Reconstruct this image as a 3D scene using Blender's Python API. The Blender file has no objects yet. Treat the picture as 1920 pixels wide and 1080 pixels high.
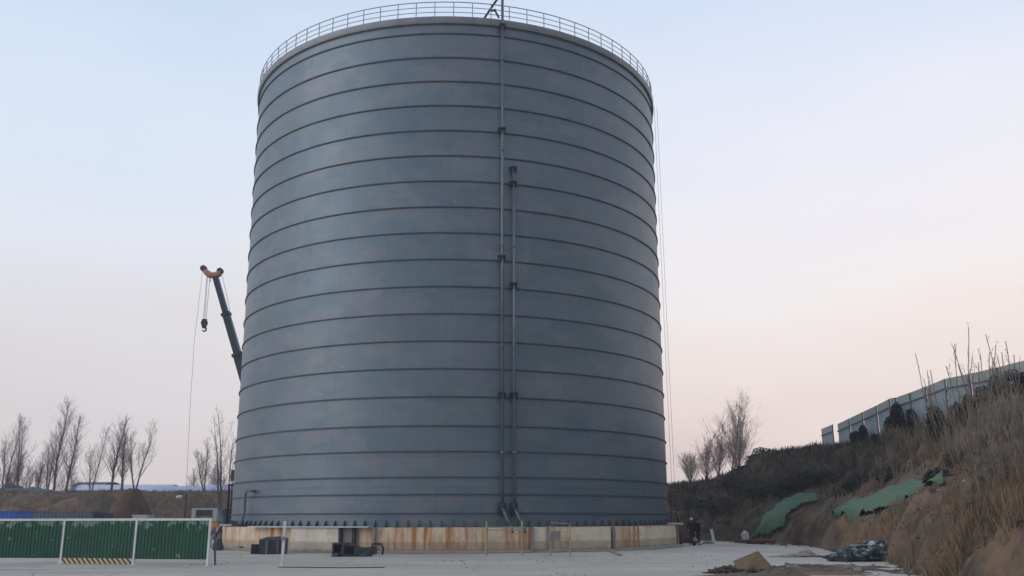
import bpy, math, random
import numpy as np
from mathutils import Vector, Matrix, noise
R_ = math.radians
sc = bpy.context.scene
col = sc.collection

# ---------------------------------------------------------------- camera
F_PX, PITCH, CAMZ = 1740.0, R_(13.90), 1.79
cam_d = bpy.data.cameras.new('camera'); cam = bpy.data.objects.new('camera', cam_d); col.objects.link(cam)
cam_d.sensor_width = 36.0; cam_d.lens = 36.0 * F_PX / 1920.0
cam_d.clip_start = 0.1; cam_d.clip_end = 2000
cam.matrix_world = (Matrix.Translation((0, 0, CAMZ)) @ Matrix.Rotation(math.pi / 2 + PITCH, 4, 'X')
                    @ Matrix.Rotation(R_(-0.15), 4, 'Z'))
sc.camera = cam

# ---------------------------------------------------------------- world, sun, exposure
SUN_EL, SUN_AZ = R_(22), R_(248)          # soft light from behind the camera, on the left
w = bpy.data.worlds.new('World'); sc.world = w; w.use_nodes = True
nt = w.node_tree; nt.nodes.clear()
N = lambda t: nt.nodes.new(t)
tc = N('ShaderNodeTexCoord'); sep = N('ShaderNodeSeparateXYZ'); nt.links.new(tc.outputs['Generated'], sep.inputs[0])
def lin(c): return tuple(((v / 255) / 12.92 if v / 255 < .04045 else ((v / 255 + .055) / 1.055) ** 2.4) for v in c) + (1,)
def ramp(stops):
    r = N('ShaderNodeValToRGB'); e = r.color_ramp.elements
    while len(e) > 1: e.remove(e[-1])
    for i, (deg, c) in enumerate(stops):
        p = math.sin(R_(deg))
        el = e[0] if i == 0 else e.new(p)
        el.position = p; el.color = lin(c)
    return r
nz = N('ShaderNodeTexNoise'); nz.inputs['Scale'].default_value = 2.2; nz.inputs['Detail'].default_value = 4
mp = N('ShaderNodeMapping'); mp.inputs['Scale'].default_value = (1, 1, 3.5)
nt.links.new(tc.outputs['Generated'], mp.inputs[0]); nt.links.new(mp.outputs[0], nz.inputs[0])
ma = N('ShaderNodeMath'); ma.operation = 'MULTIPLY_ADD'
nt.links.new(nz.outputs[0], ma.inputs[0]); ma.inputs[1].default_value = .22; nt.links.new(sep.outputs[2], ma.inputs[2])
mb = N('ShaderNodeMath'); mb.operation = 'SUBTRACT'; nt.links.new(ma.outputs[0], mb.inputs[0]); mb.inputs[1].default_value = .11
left = ramp([(0, (212, 202, 204)), (4, (217, 208, 210)), (9, (222, 217, 219)), (15, (224, 228, 237)), (23, (211, 224, 241)), (31, (193, 212, 235)), (60, (188, 205, 232)), (85, (170, 190, 222))])
right = ramp([(0, (218, 198, 195)), (4, (229, 209, 203)), (8, (243, 227, 219)), (13, (244, 236, 234)), (19, (236, 234, 240)), (26, (219, 226, 242)), (33, (207, 220, 240)), (60, (188, 205, 232)), (85, (170, 190, 222))])
for r in (left, right): nt.links.new(mb.outputs[0], r.inputs[0])
mr = N('ShaderNodeMapRange'); mr.interpolation_type = 'SMOOTHSTEP'; nt.links.new(sep.outputs[0], mr.inputs[0])
mr.inputs[1].default_value = -.45; mr.inputs[2].default_value = .35
mx = N('ShaderNodeMix'); mx.data_type = 'RGBA'; nt.links.new(mr.outputs[0], mx.inputs[0])
nt.links.new(left.outputs[0], mx.inputs[6]); nt.links.new(right.outputs[0], mx.inputs[7])
# the sky behind the camera is dimmer, most of all low on the right
def wm(op, a, b):
    x = N('ShaderNodeMath'); x.operation = op
    for i, v in enumerate((a, b)):
        if isinstance(v, (int, float)): x.inputs[i].default_value = v
        else: nt.links.new(v, x.inputs[i])
    return x.outputs[0]
def wr(v, a, b, c, d):
    x = N('ShaderNodeMapRange'); x.interpolation_type = 'SMOOTHSTEP'; nt.links.new(v, x.inputs[0])
    for i, q in enumerate((a, b, c, d)): x.inputs[i + 1].default_value = q
    return x.outputs[0]
back = wr(sep.outputs[1], .45, -.35, 0, 1)
lowd = wr(sep.outputs[2], .05, .75, 1, .15)
side = wr(sep.outputs[0], -.8, .35, -.05, .8)
dim = wm('SUBTRACT', 1, wm('MULTIPLY', wm('MULTIPLY', back, lowd), side))
vm = N('ShaderNodeVectorMath'); vm.operation = 'SCALE'; nt.links.new(mx.outputs[2], vm.inputs[0]); nt.links.new(dim, vm.inputs['Scale'])
sky = N('ShaderNodeTexSky'); sky.sky_type = 'NISHITA'; sky.sun_disc = False
sky.sun_elevation = SUN_EL; sky.sun_rotation = SUN_AZ
bg1 = N('ShaderNodeBackground'); nt.links.new(sky.outputs[0], bg1.inputs[0]); bg1.inputs[1].default_value = .05
bg2 = N('ShaderNodeBackground'); nt.links.new(vm.outputs[0], bg2.inputs[0]); bg2.inputs[1].default_value = 1.22
ms = N('ShaderNodeMixShader'); ms.inputs[0].default_value = .9
nt.links.new(bg1.outputs[0], ms.inputs[1]); nt.links.new(bg2.outputs[0], ms.inputs[2])
wo = N('ShaderNodeOutputWorld'); nt.links.new(ms.outputs[0], wo.inputs[0])
sd = bpy.data.lights.new('sun', 'SUN'); sun = bpy.data.objects.new('sun', sd); col.objects.link(sun)
sd.energy = .7; sd.angle = R_(40); sd.color = (1, .95, .9)
to_sun = Vector((math.sin(SUN_AZ) * math.cos(SUN_EL), math.cos(SUN_AZ) * math.cos(SUN_EL), math.sin(SUN_EL)))
sun.rotation_euler = to_sun.to_track_quat('Z', 'Y').to_euler()
sc.view_settings.view_transform = 'Standard'; sc.view_settings.look = 'None'
sc.view_settings.exposure = 0.0; sc.view_settings.gamma = 1
sc.cycles.volume_step_rate = 4; sc.cycles.max_bounces = 8

# ---------------------------------------------------------------- helpers
def at(px, py, Y):
    """world point seen at photo pixel (px, py) whose distance ahead is Y"""
    x = (px - 960) / F_PX; u = -(py - 540) / F_PX
    d = math.cos(PITCH) - u * math.sin(PITCH); z = math.sin(PITCH) + u * math.cos(PITCH)
    k = Y / d
    return Vector((x * k, Y, CAMZ + z * k))
def gnd(px, py):
    a = at(px, py, 1.0); k = CAMZ / (CAMZ - a.z)
    return Vector((a.x * k, k, 0))

class MB:
    def __init__(s): s.v = []; s.f = []; s.uv = None
    def add(s, vs, fs):
        o = len(s.v); s.v += [tuple(p) for p in vs]; s.f += [tuple(i + o for i in f) for f in fs]; return s
    def box(s, c, size, rot=None):
        c = Vector(c); h = [q / 2 for q in size]; m = rot or Matrix.Identity(3)
        vs = [c + m @ Vector((x * h[0], y * h[1], z * h[2])) for x in (-1, 1) for y in (-1, 1) for z in (-1, 1)]
        return s.add(vs, [(0, 1, 3, 2), (4, 6, 7, 5), (0, 4, 5, 1), (2, 3, 7, 6), (0, 2, 6, 4), (1, 5, 7, 3)])
    def bar(s, a, b, wx, wy=None, up=(0, 0, 1)):
        a = Vector(a); b = Vector(b); z = (b - a); L = z.length; z.normalize(); up = Vector(up)
        if abs(z.dot(up)) > .95: up = Vector((0, 1, 0))
        x = up.cross(z).normalized(); y = z.cross(x)
        return s.box((a + b) / 2, (wx, wy or wx, L), Matrix((x, y, z)).transposed())
    def tube(s, pts, rad, n=8, cap=True):
        pts = [Vector(p) for p in pts]; rs = rad if isinstance(rad, (list, tuple)) else [rad] * len(pts)
        rings = []; up = None
        for i, p in enumerate(pts):
            d = (pts[min(i + 1, len(pts) - 1)] - pts[max(i - 1, 0)]).normalized()
            if up is None: up = Vector((1, 0, 0)) if abs(d.z) > .8 else Vector((0, 0, 1))
            x = up.cross(d)
            if x.length < 1e-4: x = Vector((0, 1, 0)).cross(d)
            x.normalize(); y = d.cross(x); up = y
            rings.append([p + (x * math.cos(2 * math.pi * k / n) + y * math.sin(2 * math.pi * k / n)) * rs[i] for k in range(n)])
        vs = [q for r in rings for q in r]; fs = []
        for i in range(len(pts) - 1):
            for k in range(n):
                k2 = (k + 1) % n
                fs.append((i * n + k, i * n + k2, (i + 1) * n + k2, (i + 1) * n + k))
        if cap: fs.append(tuple(range(n - 1, -1, -1))); fs.append(tuple((len(pts) - 1) * n + k for k in range(n)))
        return s.add(vs, fs)
    def mesh(s, name, smooth=False):
        m = bpy.data.meshes.new(name); m.from_pydata(s.v, [], s.f); m.update()
        if smooth: m.polygons.foreach_set('use_smooth', [True] * len(m.polygons))
        return m
    def build(s, name, mat, parent=None, smooth=False, loc=None):
        return mk(name, s.mesh(name, smooth), mat, parent)
def mk(name, mesh, mat, parent=None):
    o = bpy.data.objects.new(name, mesh); col.objects.link(o)
    if mat is not None: mesh.materials.append(mat)
    if parent is not None:
        o.parent = parent
        o.matrix_parent_inverse = Matrix.Translation(-parent.location)
    return o
def tag(o, label=None, cat=None, group=None, kind=None):
    for k, v in (('label', label), ('category', cat), ('group', group), ('kind', kind)):
        if v: o[k] = v
    return o
def thing(name, loc, label, cat, group=None, kind=None):
    o = bpy.data.objects.new(name, None); col.objects.link(o); o.location = loc; o.empty_display_size = .3
    return tag(o, label, cat, group, kind)

# ---------------------------------------------------------------- materials
SC = Vector((-4.05, 64.87, 0)); SR = 14.43
def ang(px, r):
    dx, dy = (px - 960) / 1792.0, 1.0
    a = dx * dx + dy * dy; b = -2 * (dx * SC.x + dy * SC.y); c = SC.x ** 2 + SC.y ** 2 - r * r
    disc = max(b * b - 4 * a * c, 0); t = (-b - math.sqrt(disc)) / (2 * a)
    return math.atan2(dx * t - SC.x, -(dy * t - SC.y))            # 0 = towards the camera side, positive to the right
def mat(name, c1, c2=None, scale=2.0, rough=.8, metal=0.0, bump=0.0, stretch=(1, 1, 1), detail=6, c3=None, spec=.4, coord='Object', bscale=None, pos=(.35, .65)):
    m = bpy.data.materials.new(name); m.use_nodes = True; t = m.node_tree; b = t.nodes['Principled BSDF']
    b.inputs['Roughness'].default_value = rough; b.inputs['Metallic'].default_value = metal
    b.inputs['Specular IOR Level'].default_value = spec
    tcn = t.nodes.new('ShaderNodeTexCoord'); mpn = t.nodes.new('ShaderNodeMapping'); mpn.inputs['Scale'].default_value = stretch
    t.links.new(tcn.outputs[coord], mpn.inputs[0])
    n1 = t.nodes.new('ShaderNodeTexNoise'); n1.inputs['Scale'].default_value = scale; n1.inputs['Detail'].default_value = detail
    n1.inputs['Roughness'].default_value = .6
    t.links.new(mpn.outputs[0], n1.inputs[0])
    r = t.nodes.new('ShaderNodeValToRGB'); e = r.color_ramp.elements
    e[0].position = pos[0]; e[1].position = pos[1]; e[0].color = tuple(c1) + (1,); e[1].color = tuple(c2 or [v * 1.25 for v in c1]) + (1,)
    if c3: x = e.new(pos[1] + .12); x.color = tuple(c3) + (1,)
    t.links.new(n1.outputs[0], r.inputs[0]); t.links.new(r.outputs[0], b.inputs['Base Color'])
    if bump:
        n2 = t.nodes.new('ShaderNodeTexNoise'); n2.inputs['Scale'].default_value = bscale or scale * 4; n2.inputs['Detail'].default_value = 8
        t.links.new(mpn.outputs[0], n2.inputs[0])
        bp = t.nodes.new('ShaderNodeBump'); bp.inputs['Strength'].default_value = bump; bp.inputs['Distance'].default_value = .1
        t.links.new(n2.outputs[0], bp.inputs['Height']); t.links.new(bp.outputs[0], b.inputs['Normal'])
    m['ramp'] = r.name
    return m
def nodes(m): return m.node_tree.nodes, m.node_tree.links
def mathn(m, op, a, b=None, c=None):
    n, l = nodes(m); x = n.new('ShaderNodeMath'); x.operation = op
    for i, v in enumerate((a, b, c)):
        if v is None: continue
        if isinstance(v, (int, float)): x.inputs[i].default_value = v
        else: l.new(v, x.inputs[i])
    return x.outputs[0]
def mixc(m, fac, a, b, mode='MIX'):
    n, l = nodes(m); x = n.new('ShaderNodeMix'); x.data_type = 'RGBA'; x.blend_type = mode
    for i, v in ((0, fac), (6, a), (7, b)):
        if isinstance(v, (int, float)): x.inputs[i].default_value = v
        elif isinstance(v, tuple): x.inputs[i].default_value = v + (1,) if len(v) == 3 else v
        else: l.new(v, x.inputs[i])
    return x.outputs[2]
def noisen(m, vec, scale, stretch=(1, 1, 1), detail=5, rough=.6, off=(0, 0, 0)):
    n, l = nodes(m); mpn = n.new('ShaderNodeMapping'); mpn.inputs['Scale'].default_value = stretch; mpn.inputs['Location'].default_value = off
    l.new(vec, mpn.inputs[0]); x = n.new('ShaderNodeTexNoise'); x.inputs['Scale'].default_value = scale
    x.inputs['Detail'].default_value = detail; x.inputs['Roughness'].default_value = rough
    l.new(mpn.outputs[0], x.inputs[0]); return x.outputs[0]
def rng(m, v, a, b, c=0., d=1.):
    n, l = nodes(m); x = n.new('ShaderNodeMapRange'); x.interpolation_type = 'SMOOTHSTEP'; l.new(v, x.inputs[0])
    for i, q in enumerate((a, b, c, d)): x.inputs[i + 1].default_value = q
    return x.outputs[0]
def brick(m, vec, bw, bh, off=.5, seed=(0, 0, 0), mortar=.01, bias=0):
    n, l = nodes(m); mpn = n.new('ShaderNodeMapping'); mpn.inputs['Location'].default_value = seed; l.new(vec, mpn.inputs[0])
    x = n.new('ShaderNodeTexBrick'); l.new(mpn.outputs[0], x.inputs[0])
    x.inputs['Scale'].default_value = 1; x.inputs['Brick Width'].default_value = bw; x.inputs['Row Height'].default_value = bh
    x.inputs['Mortar Size'].default_value = mortar; x.inputs['Color1'].default_value = (0, 0, 0, 1); x.inputs['Color2'].default_value = (1, 1, 1, 1)
    x.inputs['Mortar'].default_value = (.5, .5, .5, 1); x.inputs['Bias'].default_value = bias; x.offset = off
    return x

def plain(name, c, rough=.6, metal=0., bump=0): return mat(name, [v * .88 for v in c], [min(1, v * 1.12) for v in c], 3, rough, metal, bump)

# silo steel: plates with faint tone differences, weathering blotches, rub marks
def steel():
    m = mat('galvanised_steel', (.122, .168, .21), (.16, .206, .248), .25, .42, .45, coord='UV', spec=.5)
    n, l = nodes(m); b = n['Principled BSDF']; uv = n['Texture Coordinate'].outputs['UV']
    base = n[m['ramp']].outputs[0]
    br = brick(m, uv, 6.0, 1.572, mortar=.012, seed=(0, -.25, 0))
    c = mixc(m, .5, base, mixc(m, br.outputs[0], (.116, .162, .204), (.16, .204, .244)))
    b2 = brick(m, uv, 1.5, .52, off=.37, mortar=0, seed=(.3, .1, 0))
    msk = rng(m, noisen(m, uv, .22, (1, 1.6, 1)), .5, .62)
    c = mixc(m, mathn(m, 'MULTIPLY', mathn(m, 'MULTIPLY', b2.outputs[0], msk), .6), c, (.23, .24, .25))
    msk2 = rng(m, noisen(m, uv, .3, (1, 2.2, 1), off=(31, 7, 0)), .56, .66)
    c = mixc(m, mathn(m, 'MULTIPLY', msk2, .5), c, (.095, .14, .19))
    st = rng(m, noisen(m, uv, .9, (1.6, .12, 1), off=(5, 5, 0)), .52, .75)
    c = mixc(m, mathn(m, 'MULTIPLY', st, .35), c, (.21, .23, .245))
    sp = rng(m, noisen(m, uv, 3.2, (.55, 1, 1), off=(11, 2, 0), detail=3), .69, .72)
    c = mixc(m, mathn(m, 'MULTIPLY', sp, .5), c, (.3, .3, .3))
    rs = rng(m, noisen(m, uv, .13, (1, 2, 1), off=(3, 50, 0)), .5, .66)
    c = mixc(m, mathn(m, 'MULTIPLY', rs, .35), c, (.19, .18, .185))
    c = mixc(m, mathn(m, 'MULTIPLY', rng(m, noisen(m, uv, .28, (.8, 1.5, 1), off=(70, 3, 0), detail=4), .5, .58), .45), c, (.118, .176, .19))
    c = mixc(m, mathn(m, 'MULTIPLY', rng(m, noisen(m, uv, .34, (.8, 1.6, 1), off=(20, 33, 0), detail=4), .55, .61), .55), c, (.2, .198, .235))
    b3 = brick(m, uv, 2.1, .78, off=.43, mortar=0, seed=(1.3, .4, 0))
    c = mixc(m, mathn(m, 'MULTIPLY', mathn(m, 'MULTIPLY', mathn(m, 'GREATER_THAN', b3.outputs[0], .62), rng(m, noisen(m, uv, .4, off=(3, 90, 0)), .42, .5)), .3), c, (.19, .22, .245))
    c = mixc(m, mathn(m, 'MULTIPLY', br.outputs['Fac'], .45), c, (.08, .09, .1))
    l.new(c, b.inputs['Base Color'])
    rg = mathn(m, 'MULTIPLY_ADD', noisen(m, uv, .5), .2, .38); l.new(rg, b.inputs['Roughness'])
    bp = n.new('ShaderNodeBump'); bp.inputs['Strength'].default_value = .35; bp.inputs['Distance'].default_value = .05
    h = mathn(m, 'ADD', noisen(m, uv, .55, (1, 1, 1), detail=2), mathn(m, 'MULTIPLY', br.outputs['Fac'], -.12))
    l.new(h, bp.inputs['Height']); l.new(bp.outputs[0], b.inputs['Normal'])
    return m
def rusty_wall(name, base=(.76, .62, .45), amt=1.0):
    m = mat(name, [v * .8 for v in base], [v * 1.1 for v in base], .8, .85, 0, coord='UV')
    n, l = nodes(m); b = n['Principled BSDF']; uv = n['Texture Coordinate'].outputs['UV']
    c = n[m['ramp']].outputs[0]
    br = brick(m, uv, .62, 3.0, mortar=.012, seed=(0, 1, 0))
    c = mixc(m, .35, c, mixc(m, br.outputs[0], tuple(v * .75 for v in base), tuple(v * 1.15 for v in base)))
    zone = rng(m, noisen(m, uv, .5, (1, .05, 1), detail=2, off=(2.2, 0, 0)), .45, .6, 0, .45)
    su = n.new('ShaderNodeSeparateXYZ'); l.new(uv, su.inputs[0])
    for p0, p1 in ((500, 545), (705, 905), (955, 1000), (1166, 1196)):     # the stretches of wall that rust has run down
        u0, u1 = ang(p0, 14.93) * 14.93, ang(p1, 14.93) * 14.93
        zone = mathn(m, 'ADD', zone, mathn(m, 'MULTIPLY', mathn(m, 'MULTIPLY', rng(m, su.outputs[0], u0 - .5, u0 + .5), rng(m, su.outputs[0], u1 + .5, u1 - .5)), .75))
    st = rng(m, noisen(m, uv, 1.5, (1.5, .1, 1), detail=6), .46, .68)
    st2 = rng(m, noisen(m, uv, 3.2, (1.3, .14, 1), detail=4, off=(9, 0, 0)), .5, .7)
    c = mixc(m, mathn(m, 'MULTIPLY', mathn(m, 'MULTIPLY', st, mathn(m, 'ADD', zone, .4)), 1.15 * amt), c, (.48, .17, .04))
    c = mixc(m, mathn(m, 'MULTIPLY', st2, .65 * amt), c, (.3, .16, .08))
    sepn = n.new('ShaderNodeSeparateXYZ'); l.new(uv, sepn.inputs[0]); v = sepn.outputs[1]
    wide = rng(m, noisen(m, uv, .9, (1.2, .3, 1), off=(6, 1, 0), detail=5), .45, .62)
    c = mixc(m, mathn(m, 'MULTIPLY', mathn(m, 'MULTIPLY', wide, zone), .8 * amt), c, (.5, .24, .09))
    c = mixc(m, mathn(m, 'MULTIPLY', rng(m, noisen(m, uv, 1.1, (1, 1.2, 1), off=(16, 8, 0)), .52, .62), .35), c, tuple(v * .55 for v in base))
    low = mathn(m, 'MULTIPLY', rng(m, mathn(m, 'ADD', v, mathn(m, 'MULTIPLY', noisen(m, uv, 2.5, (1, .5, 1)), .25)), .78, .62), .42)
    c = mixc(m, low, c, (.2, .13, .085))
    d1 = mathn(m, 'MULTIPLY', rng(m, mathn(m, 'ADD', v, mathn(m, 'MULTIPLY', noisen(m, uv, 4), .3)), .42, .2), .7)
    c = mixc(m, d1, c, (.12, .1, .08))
    dots = rng(m, noisen(m, uv, 3.0, (1, 1.5, 1), off=(4, 4, 0)), .62, .7)
    c = mixc(m, mathn(m, 'MULTIPLY', dots, .4), c, (.16, .12, .09))
    l.new(c, b.inputs['Base Color']); return m
M = {}
M['steel'] = steel()
M['ring'] = mat('ring_steel', (.05, .075, .105), (.068, .096, .128), 1, .6, .05)
M['rail'] = mat('rail_steel', (.25, .27, .3), (.33, .35, .38), 1, .5, .2)
M['pipe'] = mat('pipe_steel', (.13, .155, .19), (.17, .195, .23), 1.5, .4, .4)
M['dark'] = mat('dark_steel', (.02, .024, .03), (.035, .04, .05), 3, .6)
M['roof'] = mat('roof_steel', (.2, .22, .24), (.26, .28, .3), 1, .5, .3)
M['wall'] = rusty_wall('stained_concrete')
M['wall2'] = rusty_wall('pale_concrete', (.72, .66, .56), .2)
M['plaster'] = rusty_wall('cream_plaster', (.8, .7, .52), .12)
M['grey'] = mat('grey_board', (.22, .2, .2), (.3, .28, .27), 2, .8)
M['coping'] = mat('pale_coping', (.52, .52, .5), (.6, .6, .58), 2, .7)
M['galv'] = mat('scaffold_tube', (.27, .23, .18), (.38, .33, .26), 4, .6, .2)
M['white'] = mat('white_paint', (.58, .6, .6), (.72, .73, .72), 4, .5, stretch=(1, 1, .4))
M['green'] = None
M['bark'] = mat('bark', (.1, .082, .078), (.15, .125, .115), 4, .9)
M['twig'] = mat('twig', (.17, .14, .14), (.24, .2, .195), 2, .9)
M['twig3'] = mat('hazy_twig', (.22, .18, .165), (.3, .25, .225), 2, .9)  # paler twig copy, distance haze mixed into the colour
M['twig2'] = mat('pale_twig', (.16, .13, .1), (.27, .22, .17), 1.2, .9)
M['black'] = mat('black_plastic', (.03, .037, .045), (.055, .066, .078), 5, .5)
M['redst'] = mat('red_oxide_steel', (.085, .02, .022), (.13, .035, .03), 4, .6)
M['ply'] = mat('plywood', (.15, .1, .05), (.22, .15, .08), 5, .8, stretch=(1, 5, 1), bump=.2)
M['stone'] = mat('rubble', (.09, .08, .068), (.2, .18, .15), 5, .9, bump=.5)
M['pile'] = mat('dark_earth_pile', (.075, .062, .047), (.17, .14, .105), 6, .95, bump=.9)
M['sand'] = mat('grey_sand', (.24, .22, .2), (.32, .29, .26), 6, .95, bump=.5)
M['sack'] = mat('white_sack', (.5, .51, .52), (.66, .67, .68), 6, .7, bump=.6)
M['tarp'] = mat('dark_tarp', (.015, .03, .03), (.05, .075, .075), 2.5, .55, bump=.8, c3=(.3, .36, .36), pos=(.4, .55))
M['blue'] = mat('blue_sheet', (.03, .1, .4), (.04, .13, .48), 2, .5)
M['bluegrey'] = mat('blue_grey_paint', (.09, .13, .16), (.14, .18, .21), 2, .6)
M['orange'] = mat('orange_paint', (.55, .2, .06), (.65, .26, .09), 3, .5)
M['cranehead'] = mat('faded_orange_paint', (.4, .17, .11), (.5, .22, .14), 3, .5)
M['boom'] = mat('dark_teal_paint', (.012, .03, .05), (.02, .045, .07), 2, .45)
M['glass'] = mat('dark_glass', (.02, .03, .04), (.03, .04, .05), 2, .1)
M['rubber'] = plain('rubber', (.02, .02, .02), .9)
M['cable'] = plain('cable', (.12, .12, .13), .6)
M['hull'] = mat('pale_cab_paint', (.42, .46, .44), (.5, .54, .52), 2, .5)

# ---------------------------------------------------------------- ground and terrain
def sepxy(m, vec, k_):
    n, l = nodes(m); x = n.new('ShaderNodeSeparateXYZ'); l.new(vec, x.inputs[0]); return x.outputs[k_]
def conc():
    m = mat('yard_concrete', (.395, .355, .295), (.495, .45, .378), .12, .8, 0, bump=.15, bscale=3, detail=10, stretch=(1, 1, 1))
    n, l = nodes(m); b = n['Principled BSDF']; oc = n['Texture Coordinate'].outputs['Object']
    c = n[m['ramp']].outputs[0]
    c = mixc(m, mathn(m, 'MULTIPLY', rng(m, noisen(m, oc, .35, (.25, 1.6, 1)), .52, .72), .6), c, (.27, .24, .205))
    c = mixc(m, mathn(m, 'MULTIPLY', rng(m, noisen(m, oc, .5, (.16, .9, 1), off=(40, 3, 0), detail=2), .66, .72), .6), c, (.1, .095, .088))
    c = mixc(m, mathn(m, 'MULTIPLY', rng(m, noisen(m, oc, 2.2, (.5, 1, 1)), .58, .75), .55), c, (.25, .215, .175))
    vr = n.new('ShaderNodeTexVoronoi'); vr.feature = 'DISTANCE_TO_EDGE'; vr.inputs['Scale'].default_value = .16
    wv = n.new('ShaderNodeVectorMath'); wv.operation = 'ADD'; l.new(oc, wv.inputs[0])
    nn = n.new('ShaderNodeTexNoise'); nn.inputs['Scale'].default_value = .6; nn.inputs['Detail'].default_value = 5; l.new(oc, nn.inputs[0]); l.new(nn.outputs['Color'], wv.inputs[1]); l.new(wv.outputs[0], vr.inputs[0])
    crk = mathn(m, 'MULTIPLY', mathn(m, 'LESS_THAN', vr.outputs[0], .006), rng(m, noisen(m, oc, .2), .45, .6))
    c = mixc(m, mathn(m, 'MULTIPLY', crk, .5), c, (.13, .12, .105))
    trk = mathn(m, 'ABSOLUTE', mathn(m, 'SINE', mathn(m, 'ADD', mathn(m, 'MULTIPLY', sepxy(m, oc, 1), .75), mathn(m, 'MULTIPLY', noisen(m, oc, .05), 14.0))))
    c = mixc(m, mathn(m, 'MULTIPLY', mathn(m, 'MULTIPLY', rng(m, trk, .3, .02), rng(m, noisen(m, oc, .3, (.4, 1, 1), off=(9, 9, 0)), .4, .65)), .4), c, (.22, .2, .175))
    c = mixc(m, mathn(m, 'MULTIPLY', rng(m, noisen(m, oc, .22, (.5, 1.4, 1), off=(60, 8, 0)), .5, .66), .4), c, (.56, .53, .47))
    br = brick(m, oc, 6.0, 5.0, mortar=.04, seed=(1.3, 2.4, 0))
    c = mixc(m, mathn(m, 'MULTIPLY', br.outputs['Fac'], .3), c, (.2, .19, .18))
    l.new(c, b.inputs['Base Color']); return m
M['conc'] = conc()
g = MB(); g.add([(-300, -300, 0), (300, -300, 0), (300, 300, 0), (-300, 300, 0)], [(0, 1, 2, 3)])
tag(g.build('ground', M['conc']), kind='structure')

FOOT = [(11.0, 24), (12.8, 30), (15.1, 38), (16.5, 46), (17.8, 54), (18.9, 61), (18.7, 67), (17, 71), (14.5, 75.5), (9, 81), (-2, 89), (-18, 94), (-40, 96), (-80, 96), (-260, 92)]
POLY = FOOT + [(-260, 400), (400, 400), (400, -60), (11, -60)]
def sgn_dist(X, Y):
    X = np.asarray(X, float); Y = np.asarray(Y, float)
    d = np.full(X.shape, 1e9); pts = [(11, -60)] + FOOT
    for (x0, y0), (x1, y1) in zip(pts, pts[1:]):
        dx, dy = x1 - x0, y1 - y0
        t = np.clip(((X - x0) * dx + (Y - y0) * dy) / (dx * dx + dy * dy), 0, 1)
        d = np.minimum(d, np.hypot(X - x0 - t * dx, Y - y0 - t * dy))
    ins = np.zeros(X.shape, bool); n = len(POLY)
    for i in range(n):
        x0, y0 = POLY[i]; x1, y1 = POLY[(i + 1) % n]
        c = ((y0 > Y) != (y1 > Y)) & (X < (x1 - x0) * (Y - y0) / (y1 - y0 + 1e-12) + x0)
        ins ^= c
    return np.where(ins, d, -d)
def sm(a, b, x): t = np.clip((x - a) / (b - a), 0, 1); return t * t * (3 - 2 * t)
def fbm(x, y, z, o=4): return noise.fractal(Vector((x, y, z)), .9, 2.1, o)
def plateau(X, Y):
    Xe = X * 86 / np.maximum(Y, 60)
    right = np.interp(Xe, [-50, 14.6, 17.5, 19.5, 21.0, 22.3, 25.5], [4.5, 4.5, 4.7, 5.1, 5.7, 6.7, 7.2])
    k = sm(64, 78, Y)
    near = np.interp(Y, [40, 52, 62, 68, 75, 92], [7.9, 8.0, 8.35, 8.3, 7.75, 7.4])
    return near * (1 - k) + np.where(X > 22, np.minimum(near, right), right) * k
PROF_S = [-5, 0, .8, 1.8, 4.2, 6.0, 8.0, 10.0, 12, 500]
PROF_H = [0, 0, .17, .25, .42, .62, .84, .985, 1.0, 1.02]
PROF_L = [0, 0, .12, .34, .5, .66, .9, .97, 1.0, 1.02]
def height(X, Y, rough=True):
    X = np.atleast_1d(np.asarray(X, float)); Y = np.atleast_1d(np.asarray(Y, float))
    s = sgn_dist(X, Y)
    if rough:
        gully = np.array([abs(fbm(x * .22, y * .22, 3.1, 3)) for x, y in zip(X, Y)])
        fine = np.array([fbm(x * .9, y * .9, 8.1, 5) + .5 * abs(fbm(x * 2.3, y * 2.3, 4.4, 3)) for x, y in zip(X, Y)])
        big = np.array([fbm(x * .1, y * .1, 1.1, 2) for x, y in zip(X, Y)])
        band = sm(-.5, 1.5, s) * (1 - sm(9, 13, s) * .8)
        s2 = s + band * (1.2 - gully * 3.4 + big * 1.0 - .6) * (1 - .85 * sm(.2, 1.6, s) * (1 - sm(4.5, 7, s)) * sm(43, 47, Y) * (1 - sm(70, 75, Y)))
    else: s2 = s; fine = big = 0 * s; band = 0 * s
    pl = plateau(X, Y); lf = sm(8, -4, X) if False else 1 - sm(-4, 8, X)
    h = pl * (np.interp(s2, PROF_S, PROF_H) * (1 - lf) + np.interp(s2, PROF_S, PROF_L) * lf)
    if rough:
        h = h + band * fine * (.5 - .3 * sm(1.0, 1.8, s) * (1 - sm(4.5, 6, s)) * sm(43, 47, Y)) + sm(8, 14, s) * (big * .35 + fine * .08)
    soil = sm(0, 2.2, (X - 5.8) * .9 + (34.2 - Y) * .55 - 1.0) * (1 - sm(35.5, 38.5, Y))
    soil = np.maximum(soil, sm(-1.6, -.2, s) * .8)
    n2 = np.array([fbm(x * .55, y * .55, 5.5, 4) for x, y in zip(X, Y)]) if rough else 0
    h = np.where(s2 < .02, -.3 + soil * (.36 + n2 * .16), np.maximum(h, 0) + .02 + soil * .04)
    h = h * np.where(X > 40, 1, 1)
    return h
def hz(x, y, rough=True): return float(height([x], [y], rough)[0])

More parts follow.
